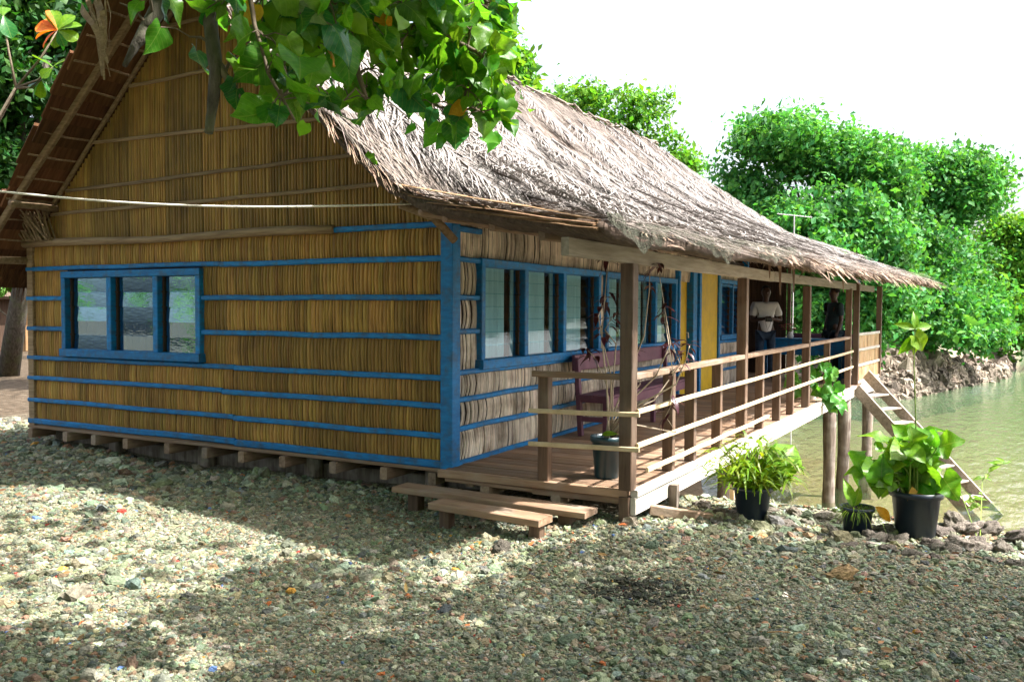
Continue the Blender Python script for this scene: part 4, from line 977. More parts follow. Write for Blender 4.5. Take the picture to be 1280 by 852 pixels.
def tree(name, label, lobes, base, nclump, per, clump_r, size, mat, seed, group, shell=.55, trunk_r=.16, keep=None):
    """lobes: (px, py, rx_px, ry_px, depth) -> ellipsoids standing at that distance"""
    g = np.random.default_rng(seed); base = Vector(base)
    t = root(name, base, label, 'tree', group); inv = -base
    E = []
    for px, py, rx, ry, dp in lobes:
        c = at_depth(px, py, dp); E.append((np.array(c), rx / F * dp, ry / F * dp))
    E0 = list(E); E = []
    for c, rx, rz in E0:                     # every lobe breaks up into boughs of uneven size with gaps between
        for k in range(6):
            dv = g.normal(0, 1, 3); dv[2] = abs(dv[2]) * (1 if g.random() < .75 else -1); dv /= np.linalg.norm(dv); f = g.uniform(.34, .58)
            E.append((c + dv * np.array([rx, rx, rz]) * (1.02 - f), rx * f * g.uniform(.8, 1.2), rz * f * g.uniform(.7, 1.1)))
        E.append((c, rx * .6, rz * .6))
    wts = np.array([e[1] ** 2 * e[2] for e in E]) ** .67; wts /= wts.sum()
    which = g.choice(len(E), nclump, p=wts); d = g.normal(0, 1, (nclump, 3)); d /= np.linalg.norm(d, axis=1, keepdims=True)
    rr = (shell + (1.04 - shell) * g.random(nclump) ** .7) * (1 + .10 * g.normal(0, 1, nclump))
    Cc = np.array([E[k][0] for k in which]); Rx = np.array([E[k][1] for k in which]); Rz = np.array([E[k][2] for k in which])
    P = Cc + d * rr[:, None] * np.stack([Rx, Rx, Rz], -1)
    ctr = np.mean([e[0] for e in E], 0)
    o = leaf_cloud('crown', P, clump_r * g.uniform(.6, 1.3, nclump), per, size, mat, t, seed + 1, out=ctr, keep=keep); o.location = inv
    b = MB(); top = Vector(ctr); mid = base.lerp(top, .45) + Vector((g.normal(0, .3), g.normal(0, .3), 0))
    b.tube([base - Vector((0, 0, .2)), base.lerp(mid, .5), mid, top], [trunk_r * 1.25, trunk_r, trunk_r * .85, trunk_r * .4], 9)
    for e in E0:
        c = Vector(e[0]); b.tube([mid, mid.lerp(c, .5) + Vector((0, 0, -.3)), c, c + Vector((g.normal(0, .4), g.normal(0, .4), e[2] * .6))], [trunk_r * .55, trunk_r * .4, trunk_r * .22, trunk_r * .06], 7)
    for k in g.choice(nclump, min(60, nclump), replace=False):
        e = E[which[k]]; c = Vector(e[0]); q_ = Vector(P[k]); b.tube([c, c.lerp(q_, .5) + Vector((0, 0, .1)), q_], [trunk_r * .2, trunk_r * .12, .012], 5)
    o = b.build('trunk', M_bark, t, smooth=True); o.location = inv
    return t
def gpt(px, py, dp, z=None):
    p = at_depth(px, py, dp); p.z = float(ground_z(p.x, p.y)) if z is None else z; return p
GR_R = 'mangrove trees across the water'
tree('mangrove_tree', 'tallest green mangrove tree rising behind the far end of the thatched roof',
     [(985, 190, 75, 55, 33), (1050, 215, 66, 55, 33), (1100, 232, 52, 52, 33.5), (935, 262, 55, 72, 34), (1005, 310, 90, 75, 32), (1075, 310, 62, 75, 31.5), (1105, 392, 60, 55, 31), (1040, 400, 70, 60, 32)],
     gpt(1040, 470, 33), 780, 95, .60, .195, M_tree_a, 21, GR_R)
tree('mangrove_tree', 'broad green mangrove tree overhanging the coral bank at the right',
     [(1140, 240, 64, 58, 37), (1195, 245, 58, 60, 37), (1228, 218, 30, 34, 37), (1175, 325, 92, 75, 36), (1150, 388, 85, 56, 35), (1222, 395, 50, 52, 36.5), (1105, 255, 40, 50, 37)],
     gpt(1165, 465, 37), 760, 95, .64, .21, M_tree_a, 31, GR_R)
tree('mangrove_tree', 'paler green mangrove tree at the right edge of the picture',
     [(1262, 300, 34, 45, 47), (1268, 335, 34, 60, 47), (1300, 330, 60, 70, 47), (1275, 400, 42, 40, 46), (1330, 400, 60, 60, 47)], gpt(1290, 440, 48), 300, 90, .75, .25, M_tree_b, 41, GR_R)
tree('shade_tree', 'airy light green tree showing above the middle of the roof ridge',
     [(722, 135, 44, 40, 41), (768, 140, 46, 42, 41), (812, 150, 44, 50, 41), (848, 195, 34, 46, 41), (770, 215, 80, 50, 42), (700, 190, 50, 50, 42)], gpt(785, 420, 42), 230, 60, .52, .215, M_tree_b, 51, 'trees behind the house', shell=.45)
tree('shade_tree', 'yellow-green tree peeking over the roof behind the hanging branch',
     [(628, 100, 34, 34, 27), (650, 85, 22, 26, 27), (590, 60, 60, 60, 27), (650, 130, 26, 26, 27), (560, 120, 60, 60, 27)], gpt(600, 420, 28), 240, 46, .42, .22, M_tree_b, 61, 'trees behind the house')
GL_ = 'shaded trees left of the house'
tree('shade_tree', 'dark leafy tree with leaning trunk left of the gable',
     [(25, 90, 75, 80, 18), (-60, 150, 90, 110, 18), (60, 30, 60, 60, 18.5), (10, 230, 50, 60, 18), (-80, 20, 90, 90, 18), (170, 30, 90, 80, 16), (250, 40, 90, 80, 17), (130, 80, 70, 80, 19)], at_z(8, 470, 0), 640, 60, .42, .17, M_tree_d, 71, GL_, trunk_r=.20)  # last three lobes are unseen behind the roof, added to shade the left ground
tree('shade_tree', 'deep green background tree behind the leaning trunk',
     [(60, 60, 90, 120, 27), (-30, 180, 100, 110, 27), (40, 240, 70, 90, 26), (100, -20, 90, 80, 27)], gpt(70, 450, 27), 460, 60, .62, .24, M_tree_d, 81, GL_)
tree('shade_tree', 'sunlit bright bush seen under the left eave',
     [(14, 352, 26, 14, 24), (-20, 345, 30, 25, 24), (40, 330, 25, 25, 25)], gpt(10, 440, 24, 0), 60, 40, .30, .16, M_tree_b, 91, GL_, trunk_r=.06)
for k, (dx_, dy_) in enumerate(((-5, 19), (-11, -9), (-16, -3))):  # unseen trees, added for the gable window reflection and to block sky light
    bp_ = Vector((CL[0] + dx_, CL[1] + dy_, 0)); t = root('shade_tree', bp_, ('leafy tree out of view left of the yard, mirrored in the gable window', 'leafy tree behind the viewer on the shore side', 'leafy tree farthest behind the viewer')[k], 'tree', 'trees behind the viewer')
    Cc = np.random.default_rng(k).normal(0, 1, (260, 3)) * np.array([2.4, 2.4, 1.8]) + np.array([0, 0, 4.4]); leaf_cloud('crown', Cc[:(90 if k == 0 else 260)], np.full(90 if k == 0 else 260, .5), 30, .26, M_tree_b, t, 200 + k)
    b = MB(); b.tube([(0, 0, -.1), (.1, .1, 2), (0, .2, 4.5)], [.2, .16, .08], 9); b.build('trunk', M_bark, t, smooth=True)
# far shore wood, one mass
C = np.stack([nr.uniform(84, 96, 900), nr.uniform(-75, 60, 900), nr.uniform(0.5, 8.0, 900) ** 1.0], -1)
tag(leaf_cloud('far_wood', C, np.full(900, 1.6), 26, .8, M_tree_c, None, 99), 'distant pale green wood along the far shore', 'wood')

# ---- sapling with orange leaves beside the left roof edge
sp = at_depth(-45, 470, 10.2); sp.z = 0
sap = root('almond_sapling', sp, 'broad-leaved sapling with orange old leaves beside the left roof edge', 'tree')
LV_O = [leaf_mesh('leaf', M_leaf_o, OBOV, .2, .3, seed=k) for k in range(2)]; LV_G = [leaf_mesh('leaf', M_lime, OBOV, f, d_, seed=k) for k, (f, d_) in enumerate(((.2, .25), (-.2, .4), (.3, .1)))]; LV_GD = [leaf_mesh('leaf', M_leaf_d, OBOV, .2, .3, seed=4)]
b = MB(); tp = at_depth(20, 110, 9.6)
b.tube([(0, 0, -.1), (.05, .02, 1.6), tuple(at_depth(-30, 200, 9.9) - sp), tuple(tp - sp)], [.05, .045, .035, .018], 8)
WH = [((72, 38), [((22, 22), 'o'), ((50, 8), 'o'), ((66, 8), 'o'), ((44, 40), 'o'), ((48, 52), 'o'), ((64, 10), 'g'), ((90, 14), 'g'), ((98, 26), 'g'), ((92, 42), 'g'), ((46, 30), 'g'), ((64, 54), 'g'), ((80, 56), 'd')]),
      ((66, 84), [((42, 68), 'g'), ((38, 92), 'g'), ((52, 96), 'g'), ((84, 70), 'g'), ((80, 98), 'd'), ((58, 108), 'd')]),
      ((52, 100), [((28, 108), 'd'), ((50, 122), 'g'), ((36, 118), 'd'), ((70, 112), 'd')]), ((4, 20), [((20, 55), 'd'), ((-14, 50), 'd'), ((2, 2), 'g'), ((14, 40), 'd')])]
for (cx_, cy_), ls_ in WH:
    c = at_depth(cx_, cy_, 9.6); b.tube([tuple(tp - sp), tuple(tp.lerp(c, .6) - sp + Vector((0, 0, -.05))), tuple(c - sp)], [.016, .012, .008], 6)
    for (lx, ly), kd in ls_:
        e = at_depth(lx, ly, 9.6 + rng.uniform(-.08, .08)); dv = e - c; size = min(.25, max(.17, dv.length * 1.05))
        me = rng.choice({'o': LV_O, 'g': LV_G, 'd': LV_GD}[kd]); put_leaf(me, sap, c - sp, dv, Vector((-.5, -.5, .8)) + Vector((rng.uniform(-.4, .4),) * 3), size)
b.build('trunk', M_twig, sap, smooth=True)

# ---- the big tree overhead: trunk out of frame to the right, limbs and leaves hanging into the top of the view
tb = Vector((-3.2, -7.0, 0)); tb.z = float(ground_z(tb.x, tb.y))
hib = root('overhanging_tree', tb, 'large heart-leaved tree whose leafy branches hang over the top of the view', 'tree')
LIMBS = {   # pixel paths with distance
    'a': [(330, -260, 3.4), (250, -90, 3.2), (208, -8, 3.05), (186, 32, 3.0), (170, 56, 2.95), (156, 82, 2.9)],
    'b': [(330, -260, 3.4), (275, -60, 3.0), (262, 20, 2.85), (270, 90, 2.8), (266, 130, 2.8), (261, 166, 2.78)],
    'c': [(268, 70, 2.82), (285, 100, 2.8), (300, 122, 2.8), (313, 140, 2.8)],
    'd': [(420, -160, 3.3), (432, -30, 3.2), (440, 55, 3.15), (448, 92, 3.1), (458, 124, 3.1)],
    'e': [(480, -140, 3.5), (515, 8, 3.4), (545, 38, 3.4), (585, 60, 3.4), (608, 72, 3.4)],
    'f': [(470, -100, 3.6), (488, 60, 3.5), (505, 116, 3.5), (540, 130, 3.5), (575, 140, 3.5)],
    'g': [(350, -100, 2.9), (362, -10, 2.85), (345, 30, 2.8), (330, 75, 2.8)],
    'h': [(560, -140, 3.7), (600, -20, 3.6), (618, 30, 3.6), (622, 60, 3.6)],
    'i': [(300, -100, 2.7), (310, -20, 2.7), (318, 30, 2.7), (335, 90, 2.7), (368, 150, 2.7)],
}
LR = {'a': (.05, .008), 'b': (.032, .014), 'c': (.014, .008), 'd': (.018, .008), 'e': (.016, .007), 'f': (.012, .005), 'g': (.014, .006), 'h': (.011, .005), 'i': (.010, .004)}
def vine_pts(pp, k=4):
    P = [at_depth(*q_) for q_ in pp]; out = []
    for i in range(len(P) - 1):
        for j in range(k): out.append(P[i].lerp(P[i + 1], j / k) + Vector((rng.uniform(-.006, .006),) * 3))
    return out + [P[-1]]
hub = Vector((-3.3, -4.6, 5.2))
tr_b = MB(); tr_b.tube([Vector((0, 0, -.2)), Vector((.1, .3, 1.4)), Vector((-.1, 1.2, 3.4)), hub - tb], [.34, .27, .23, .18], 14)
limb_pts = {}
for k, pp in LIMBS.items():
    P = vine_pts(pp); limb_pts[k] = P; r0, r1 = LR[k]
    b = MB(); b.tube([p_ - tb for p_ in P], [(r0 + (r1 - r0) * i / (len(P) - 1)) * rng.uniform(.93, 1.07) for i in range(len(P))], 9); b.build('branch', M_bark if r0 > .02 else M_twig, hib, smooth=True)
    if k != 'c':
        q_ = P[0]; tr_b.tube([hub - tb, hub.lerp(q_, .5) - tb + Vector((0, 0, .5)), q_ - tb], [.11, .08, max(.03, r0)], 8)
CLUST = [(150, 18, 2.9, 1, .11), (236, 60, 2.8, 2, .16), (232, 16, 2.8, 3, .15), (290, 20, 2.75, 3, .13), (330, 60, 2.7, 6, .16), (355, 95, 2.65, 6, .17), (300, 95, 2.8, 4, .11), (352, 140, 2.7, 5, .14), (395, 120, 2.8, 6, .15), (385, 40, 2.8, 9, .15),
         (420, 20, 2.9, 9, .15), (430, 80, 3.1, 6, .13), (460, 40, 3.1, 9, .14), (465, 100, 3.1, 7, .13), (500, 20, 3.3, 10, .14), (500, 70, 3.3, 11, .14), (520, 110, 3.4, 9, .13), (545, 60, 3.4, 11, .14), (560, 20, 3.4, 11, .14),
         (560, 100, 3.45, 10, .13), (590, 50, 3.4, 11, .14), (600, 90, 3.4, 9, .14), (590, 125, 3.4, 8, .13), (605, 155, 3.4, 7, .14), (600, 20, 3.5, 10, .13), (625, 15, 3.6, 7, .12), (620, 60, 3.6, 6, .12), (618, 120, 3.5, 8, .09), (480, 140, 3.3, 4, .11), (540, 145, 3.4, 5, .12), (455, 5, 3.0, 9, .14), (340, 10, 2.75, 8, .15), (400, 75, 2.9, 6, .14), (265, 0, 2.8, 2, .12), (530, 0, 3.3, 9, .14), (430, 140, 3.05, 3, .11), (180, -8, 2.85, 2, .12)]
tw = MB(); allp = [p_ for P in limb_pts.values() for p_ in P]; camv = Vector(CL)
for px, py, dp, cnt, sz in CLUST:
    c = at_depth(px, py - 14, dp); nb = min(allp, key=lambda q_: (q_ - c).length); m_ = nb.lerp(c, .5) + Vector((0, 0, rng.uniform(0, .05)))
    tw.tube([nb - tb, m_ - tb, c - tb], [.006, .005, .003], 5)
    for k in range(cnt):
        st = m_.lerp(c, rng.uniform(.2, 1.0)); off = Vector((rng.gauss(0, 1), rng.gauss(0, 1), rng.gauss(-.25, .7))).normalized() * rng.uniform(.04, .11)
        lb = st + off; tw.tube([st - tb, st.lerp(lb, .5) - tb + Vector((0, 0, .012)), lb - tb], .0022, 4)
        d_ = off.normalized() * .6 + Vector((rng.gauss(0, .5), rng.gauss(0, .5), -.75 + rng.gauss(0, .5))); tocam = (camv - lb).normalized()
        nrm = tocam * rng.choice((1, .7, .4, -.6)) + Vector((rng.gauss(0, .7), rng.gauss(0, .7), rng.gauss(.45, .6)))
        x_ = rng.random(); pool = LV_Y if x_ < .035 else (LV_D if x_ < (.42 if px < 420 else .2) else LV_L)
        put_leaf(rng.choice(pool), hib, lb - tb, d_, nrm, min(.15, sz * (.5 if pool is LV_Y else rng.choice((.45, .55, .65, .75, .85, 1.05)))))
ex = MB()                                   # the small leaves between, too many to part
bv = [Vector(v.co) for v in LV_L[0].vertices]; bf = [tuple(p_.vertices) for p_ in LV_L[0].polygons]
for px, py, dp, cnt, sz in CLUST:
    for k in range(9 if px > 380 else (3 if px > 300 else 0)):
        c = at_depth(px + rng.gauss(0, 20), py - 14 + rng.gauss(0, 20), dp + rng.uniform(0, .35)); m_ = orient((rng.gauss(0, .6), rng.gauss(0, .6), -.6 + rng.gauss(0, .5)), (rng.gauss(-.5, .7), rng.gauss(-.3, .7), rng.gauss(.5, .6))) @ Matrix.Scale(sz * rng.uniform(.35, .7), 4)
        ex.add([m_ @ v + c - tb for v in bv], bf)
tag(ex.build('small_leaves', M_extra, hib, smooth=True), kind='stuff')
tag(tw.build('twigs', M_twig, hib), kind='stuff'); tr_b.build('trunk', M_bark, hib, smooth=True)
# crown above the frame: its gaps let the sun onto the left of the yard, the roof and the verandah
SH = np.array(SUN)
SUNPATCH = [at_z(*q_, 0) for q_ in ((-60, 592), (120, 596), (260, 612), (420, 628), (520, 636), (440, 662), (360, 690), (300, 720), (240, 750), (120, 830), (60, 900), (-80, 900))]
SPX = np.array([(q_.x, q_.y) for q_ in SUNPATCH])
def in_poly(x, y, poly):
    ins = np.zeros(len(x), bool); j = len(poly) - 1
    for i in range(len(poly)):
        xi, yi = poly[i]; xj, yj = poly[j]; c = ((yi > y) != (yj > y)) & (x < (xj - xi) * (y - yi) / (yj - yi + 1e-9) + xi); ins ^= c; j = i
    return ins
HANG = [np.array(at_depth(*q_)) for q_ in ((420, 40, 3), (470, 60, 3.2), (520, 40, 3.4), (560, 90, 3.4), (600, 60, 3.4), (600, 130, 3.4), (500, 110, 3.4), (380, 70, 2.8), (620, 10, 3.5), (320, 60, 2.75), (250, 60, 2.8), (350, 20, 2.8), (440, 100, 3.1))]
def crown_keep(P):
    g0 = P - SH * (P[:, 2] / SH[2])[:, None]; g2 = P - SH * ((P[:, 2] - 2.6) / SH[2])[:, None]
    px, py, d = proj(P); vis = (d > 0.2) & (px > -60) & (px < 1340) & (py > -45) & (py < 900)
    patch = in_poly(g0[:, 0], g0[:, 1], SPX) & (nr.random(len(P)) < .96)
    roofhit = (g2[:, 0] > -1.5) & (g2[:, 1] < 6) & (g2[:, 1] > -3) & (P[:, 2] > 2.6)
    deckhit = ((g0[:, 0] > -0.25) & (g0[:, 1] > -2.1)) | ((g0[:, 0] > 0.40) & (g0[:, 1] > -5.5))
    far = (P[:, 0] < -15)
    for q_ in HANG:                          # the hanging sprays themselves stand in the sun
        v = P - q_; tt = v @ SH; dist = np.linalg.norm(v - tt[:, None] * SH, axis=1); far = far | ((dist < .36) & (tt > 0))
    return ~vis & ~patch & ~roofhit & ~deckhit & ~far
g = np.random.default_rng(5); nC = 2500
# clumps are laid out so the shade they throw covers the yard
gxs, gys = g.uniform(-15, 0.5, nC), g.uniform(-7.5, 7.5, nC); hz = g.uniform(4.6, 7.8, nC)
Cc = np.stack([gxs, gys, np.zeros(nC)], -1) + SH[None] * (hz / SH[2])[:, None]
o = leaf_cloud('crown', Cc, np.full(nC, .45), 32, .18, M_tree_b, hib, 6, keep=crown_keep, elong=.8); o.location = -tb
b = MB()
for k in range(60):
    q_ = Vector(Cc[k * 40])
    if crown_keep(np.array([q_, hub.lerp(q_, .5)])).all(): b.tube([hub - tb, hub.lerp(q_, .5) - tb + Vector((0, 0, .3)), q_ - tb], [.06, .035, .01], 6)
b.build('upper_limbs', M_bark, hib, smooth=True)

# ================================================================== THINGS ROUND THE HOUSE
# purple bench against the wall
bn = root('bench', (2.15, -0.12, FL), 'long purple painted wooden bench against the verandah wall', 'bench')
BL = 2.95
def part(name, mat, parent, *beams):
    b = MB()
    for a in beams: b.beam(*a[:4], *(a[4:] or (.005,)))
    return b.build(name, mat, parent)
part('seat', M_purple, bn, ((-.05, -.36, .42), (BL, -.36, .42), .16, .035), ((-.05, -.19, .42), (BL, -.19, .42), .16, .035))
part('seat_apron', M_purple, bn, ((-.03, -.445, .36), (BL - .02, -.445, .36), .025, .10))
part('backrest', M_purple, bn, ((.02, -.03, .76), (BL - .02, -.03, .76), .03, .17))
for x_ in (0.0, BL * .5, BL - .08):
    part('leg', M_purple, bn, ((x_ + .02, -.40, 0.001), (x_ + .02, -.40, .40), .06, .05)); part('leg', M_purple, bn, ((x_ + .02, -.12, 0.001), (x_ + .02, -.07, .82), .06, .05))
    part('brace', M_purple, bn, ((x_ + .02, -.41, .18), (x_ + .02, -.10, .18), .04, .05)); part('brace', M_purple, bn, ((x_ + .02, -.43, .38), (x_ + .02, -.08, .38), .04, .05))
# front step of two planks
stp = root('front_step', (-.35, -.5, 0), 'low timber step of two planks in front of the verandah', 'step')
zb = float(ground_z(-.5, -.5))
part('plank', M_woodY, stp, ((-.01, .76, .160), (-.04, -.95, .150), .22, .045))
part('plank', M_woodY, stp, ((-.33, .20, .150), (-.38, -.75, .140), .20, .05))
for y_, x_ in ((.60, -.01), (-.75, -.03)): part('leg', M_woodZ, stp, ((x_, y_, -.12), (x_, y_, .145), .10, .10))
for y_, x_ in ((.1, -.33), (-.68, -.38)): part('leg', M_woodZ, stp, ((x_, y_, -.12), (x_, y_, .11), .085, .09))
# squared offcut lying at the deck corner
a, c = at_z(812, 636, .10), at_z(890, 648, .03)
of = MB(); of.beam(Vector((0, 0, 0)), c - a, .07, .075, .006); tag(of.build('timber_offcut', M_woodX, None, loc=a), 'squared timber offcut lying on gravel below the deck corner', 'timber')
# stair from the deck end down into the water
rd = Vector((-.45, -.893, 0)); wd = Vector((.893, -.45, 0)); st0 = Vector((10.08, -2.02, .26)); sl = 2.16; drop = 1.95
stair = root('water_stair', st0, 'grey weathered plank stair leading from the deck end down into the water', 'stair')
end = rd * sl + Vector((0, 0, -drop)); dirn = end.normalized()
for k, o_, ext in ((0, Vector((0, 0, 0)), 0.0), (1, wd * .66, .32)):
    b = MB(); b.beam(o_ - dirn * ext, o_ + end, .035, .19, .004, up=(0, 0, 1)); b.build('stringer', M_beam, stair)
for k in range(9):
    t_ = (k + .55) / 9; c0 = end * t_ + Vector((0, 0, .0)); b = MB(); b.beam(c0 + wd * .018, c0 + wd * .642, .20, .03, .004); b.build('tread', M_beam, stair)

# rocks on the rim
from mathutils import noise
def rock_mesh(seed, rough=.75):
    bm = bmesh.new(); bmesh.ops.create_icosphere(bm, subdivisions=4, radius=1)
    for v in bm.verts:
        p_ = v.co.copy(); k = 1 + rough * noise.noise(p_ * .9 + Vector((seed * 7.1, 0, 0))) + .55 * (.35 - abs(noise.noise(p_ * 1.9 + Vector((0, seed * 3.3, 0))))) + .30 * (.25 - abs(noise.noise(p_ * 4.3 + Vector((0, seed, 3))))) + .14 * noise.noise(p_ * 9 + Vector((0, 0, seed)))
        v.co = Vector((p_.x * k * 1.2, p_.y * k, p_.z * k * .75))
    me = bpy.data.meshes.new('rock'); bm.to_mesh(me); bm.free(); me.materials.append(M_rock); me.polygons.foreach_set('use_smooth', np.ones(len(me.polygons), bool)); return me
RM = [rock_mesh(k) for k in range(7)]
ROCKS = [(1030, 645, .10), (1012, 652, .07), (1100, 656, .09), (1088, 668, .09), (1120, 672, .08), (1160, 674, .07), (1178, 660, .09), (1195, 655, .11), (1212, 660, .13), (1232, 662, .11), (1222, 676, .09), (1205, 678, .12), (1184, 682, .08), (1250, 680, .08), (1275, 672, .11), (1300, 668, .12), (905, 640, .08), (918, 648, .07), (968, 650, .08), (985, 655, .06), (1000, 660, .07), (1045, 668, .07), (1060, 680, .06), (1110, 684, .07), (1140, 690, .06), (1018, 672, .05), (975, 668, .05), (895, 652, .05), (1240, 695, .05), (1265, 700, .06), (1165, 692, .05), (940, 664, .04), (860, 656, .05), (1190, 668, .07), (1320, 690, .11), (1350, 675, .13), (1070, 650, .06), (880, 632, .07), (960, 636, .09), (995, 640, .08)]
for px, py, s_ in ROCKS:
    s_ *= .82; p_ = at_z(px, py, .02); p_.z = float(ground_z(p_.x, p_.y)) + s_ * .25
    o = link('rock', RM[rng.randrange(7)], loc=p_, rot=(rng.uniform(-.4, .4), rng.uniform(-.4, .4), rng.uniform(0, 6.28)), scale=(s_ * rng.uniform(.8, 1.2), s_ * rng.uniform(.8, 1.1), s_ * rng.uniform(.7, 1.1)))
    wh = 'below the deck edge, left of the grassy pot' if px < 925 else ('between the grassy pot and the fern pot' if px < 1062 else ('around the fern pot and the largest pot' if px < 1172 else 'right of the largest pot at the water'))
    tag(o, 'rough grey-brown coral rock ' + wh, 'rock', 'coral rocks ' + wh)
# a few larger stray stones and fallen leaves on the gravel
for px, py, lab in ((828, 748, 'dark'), (627, 686, 'a small brown stone upright on the gravel below the step'), (1212, 762, 'b')):
    if len(lab) < 8: continue
    p_ = at_z(px, py, 0); p_.z = float(ground_z(p_.x, p_.y)) + .02; tag(link('rock', RM[2], loc=p_, scale=(.05, .04, .07)), lab, 'rock')

LIT = [leaf_mesh('leaf', M_leaf_y, ELLIP, .3, -.2, seed=5)]
lt = MB(); bv = [Vector(v.co) for v in LIT[0].vertices]; bf = [tuple(p_.vertices) for p_ in LIT[0].polygons]
for k in range(230):                         # dry leaves and twigs lying about
    x_, y_ = rng.uniform(-4.8, .6), rng.uniform(-4.6, 6.5)
    if x_ > -.3 and y_ > -1.8: continue
    m_ = Matrix.Translation((x_, y_, float(ground_z(x_, y_)) + .022)) @ Euler((rng.gauss(0, .4), rng.gauss(0, .3), rng.uniform(0, 6.28))).to_matrix().to_4x4() @ Matrix.Scale(rng.uniform(.025, .075), 4)
    lt.add([m_ @ v for v in bv], bf)
for k in range(45):
    x_, y_ = rng.uniform(-4.8, -.3), rng.uniform(-4.6, 5.5); a_ = rng.uniform(0, 6.28); L_ = rng.uniform(.05, .2); z_ = float(ground_z(x_, y_)) + .02
    lt.tube([(x_, y_, z_), (x_ + L_ * .5 * math.cos(a_), y_ + L_ * .5 * math.sin(a_), z_ + .008), (x_ + L_ * math.cos(a_ + .2), y_ + L_ * math.sin(a_ + .2), z_)], .003, 5)
M_litter = pmat('dry_litter', (0.13, 0.07, 0.03), (0.36, 0.20, 0.08), 6, rough=0.8, var=0.5, hue=0.03, bump=0)
tag(lt.build('leaf_litter', M_litter), 'dry brown leaves and twigs scattered on the gravel', 'litter', kind='stuff')
# ---- pots
def pot(loc, r, h, label, mat=M_pot, cat='plant pot', name='potted_plant'):
    t = root(name, loc, label, cat); b = MB()
    b.lathe([(0.001, 0), (r * .72, 0), (r * .76, .012), (r * .93, h * .86), (r * 1.04, h * .87), (r * 1.06, h), (r * .98, h), (r * .95, h * .93), (r * .9, h * .86)], 28); b.build('pot', mat, t, smooth=True)
    b = MB(); b.lathe([(r * .93, h * .88), (r * .5, h * .91), (0.001, h * .9)], 20); b.build('soil', M_soil, t, smooth=True); return t
def gz(p_): return float(ground_z(p_.x, p_.y))
p_ = at_z(940, 650, .0); p_.z = gz(p_) + .015
P1 = pot(p_, .150, .255, 'black pot of yellow-green grassy bamboo-like plant beside the deck')
def blades(name, t, n, z0, ln, spread, mat, seed, wid=(.008, .016), r0=.08, droop=.5):
    g = np.random.default_rng(seed); a = g.uniform(0, 6.28, n); rr = r0 * np.sqrt(g.random(n)); P = np.stack([rr * np.cos(a), rr * np.sin(a), np.full(n, z0)], -1)
    el = g.uniform(.35, 1.35, n) ; D = np.stack([np.cos(a) * np.cos(el) * spread, np.sin(a) * np.cos(el) * spread, np.sin(el)], -1); Nn = np.stack([-np.cos(a) * np.sin(el), -np.sin(a) * np.sin(el), np.cos(el)], -1)
    return blade_cloud(name, P, D, Nn, g.uniform(*ln, n), g.uniform(*wid, n), mat, t, droop=droop, seg=5, curl=.15)
blades('leaf_blades', P1, 320, .23, (.18, .50), .85, M_grassy, 1, (.012, .026), .12, .30)
g = np.random.default_rng(12); n = 420                      # side leaves on the canes
a = g.uniform(0, 6.28, n); rr = g.uniform(.04, .34, n); P = np.stack([rr * np.cos(a), rr * np.sin(a), .25 + g.uniform(.02, .42, n) * (1 - rr * 1.2)], -1)
a2 = a + g.normal(0, .8, n); D = np.stack([np.cos(a2), np.sin(a2), g.normal(.2, .4, n)], -1)
blade_cloud('side_leaves', P, D, np.tile([0, 0, 1.], (n, 1)), g.uniform(.08, .18, n), g.uniform(.016, .030, n), M_grassy, P1, droop=.4, seg=4)
b = MB()
for k in range(16):
    a_ = rng.uniform(0, 6.28); b.tube([(.04 * math.cos(a_), .04 * math.sin(a_), .22), (.13 * math.cos(a_), .13 * math.sin(a_), .42), (.26 * math.cos(a_), .26 * math.sin(a_), .55)], [.004, .003, .002], 5)
b.build('stems', M_stem, P1)
LT = [leaf_mesh('leaf', M_lime, TARO, f, d_, .22, ripple=rp_, seed=k + 9) for k, (f, d_, rp_) in enumerate(((.3, .35, .2), (.15, .6, .3), (.45, .2, .15), (-.15, .45, .3)))]
LT2 = [leaf_mesh('leaf', M_leaf_l, TARO, f, d_, .22, ripple=rp_, seed=k + 19) for k, (f, d_, rp_) in enumerate(((.5, .5, .4), (-.3, .7, .3), (.25, .1, .5)))]
LE = [leaf_mesh('leaf', M_lime, ELLIP, .3, .4, seed=3)]
for k in range(3): put_leaf(LT[k], P1, (.05, -.10 - .04 * k, .30 + .05 * k), (.15 + .2 * k, -.35, .6), (-.8, -.3, .4), .26)
p_ = at_z(1071, 664, .0); p_.z = gz(p_) + .01
P2 = pot(p_, .118, .20, 'small black pot with feathery fern, next to the lime-leaved pot')
blades('fern_blades', P2, 160, .17, (.08, .20), 1.3, M_grassy, 3, (.004, .008), .09, .9)
put_leaf(LE[0], P2, (-.02, .03, .2), (.0, .06, .3), (-.8, -.4, .3), .20); put_leaf(LE[0], P2, (.0, .02, .2), (.1, -.1, .3), (-.8, -.4, .3), .16); put_leaf(leaf_mesh('leaf', M_leaf_y, ELLIP, .3, .4, seed=3), P2, (.05, -.12, .2), (.05, -.12, -.1), (-.8, -.4, .3), .18)
p_ = at_z(1144, 664, .0); p_.z = gz(p_) + .01
P3 = pot(p_, .178, .335, 'largest black pot, overflowing with big lime-green heart leaves')
b = MB(); camR = Vector((.474, -.881, 0)); camF = Vector((.88, .473, 0))
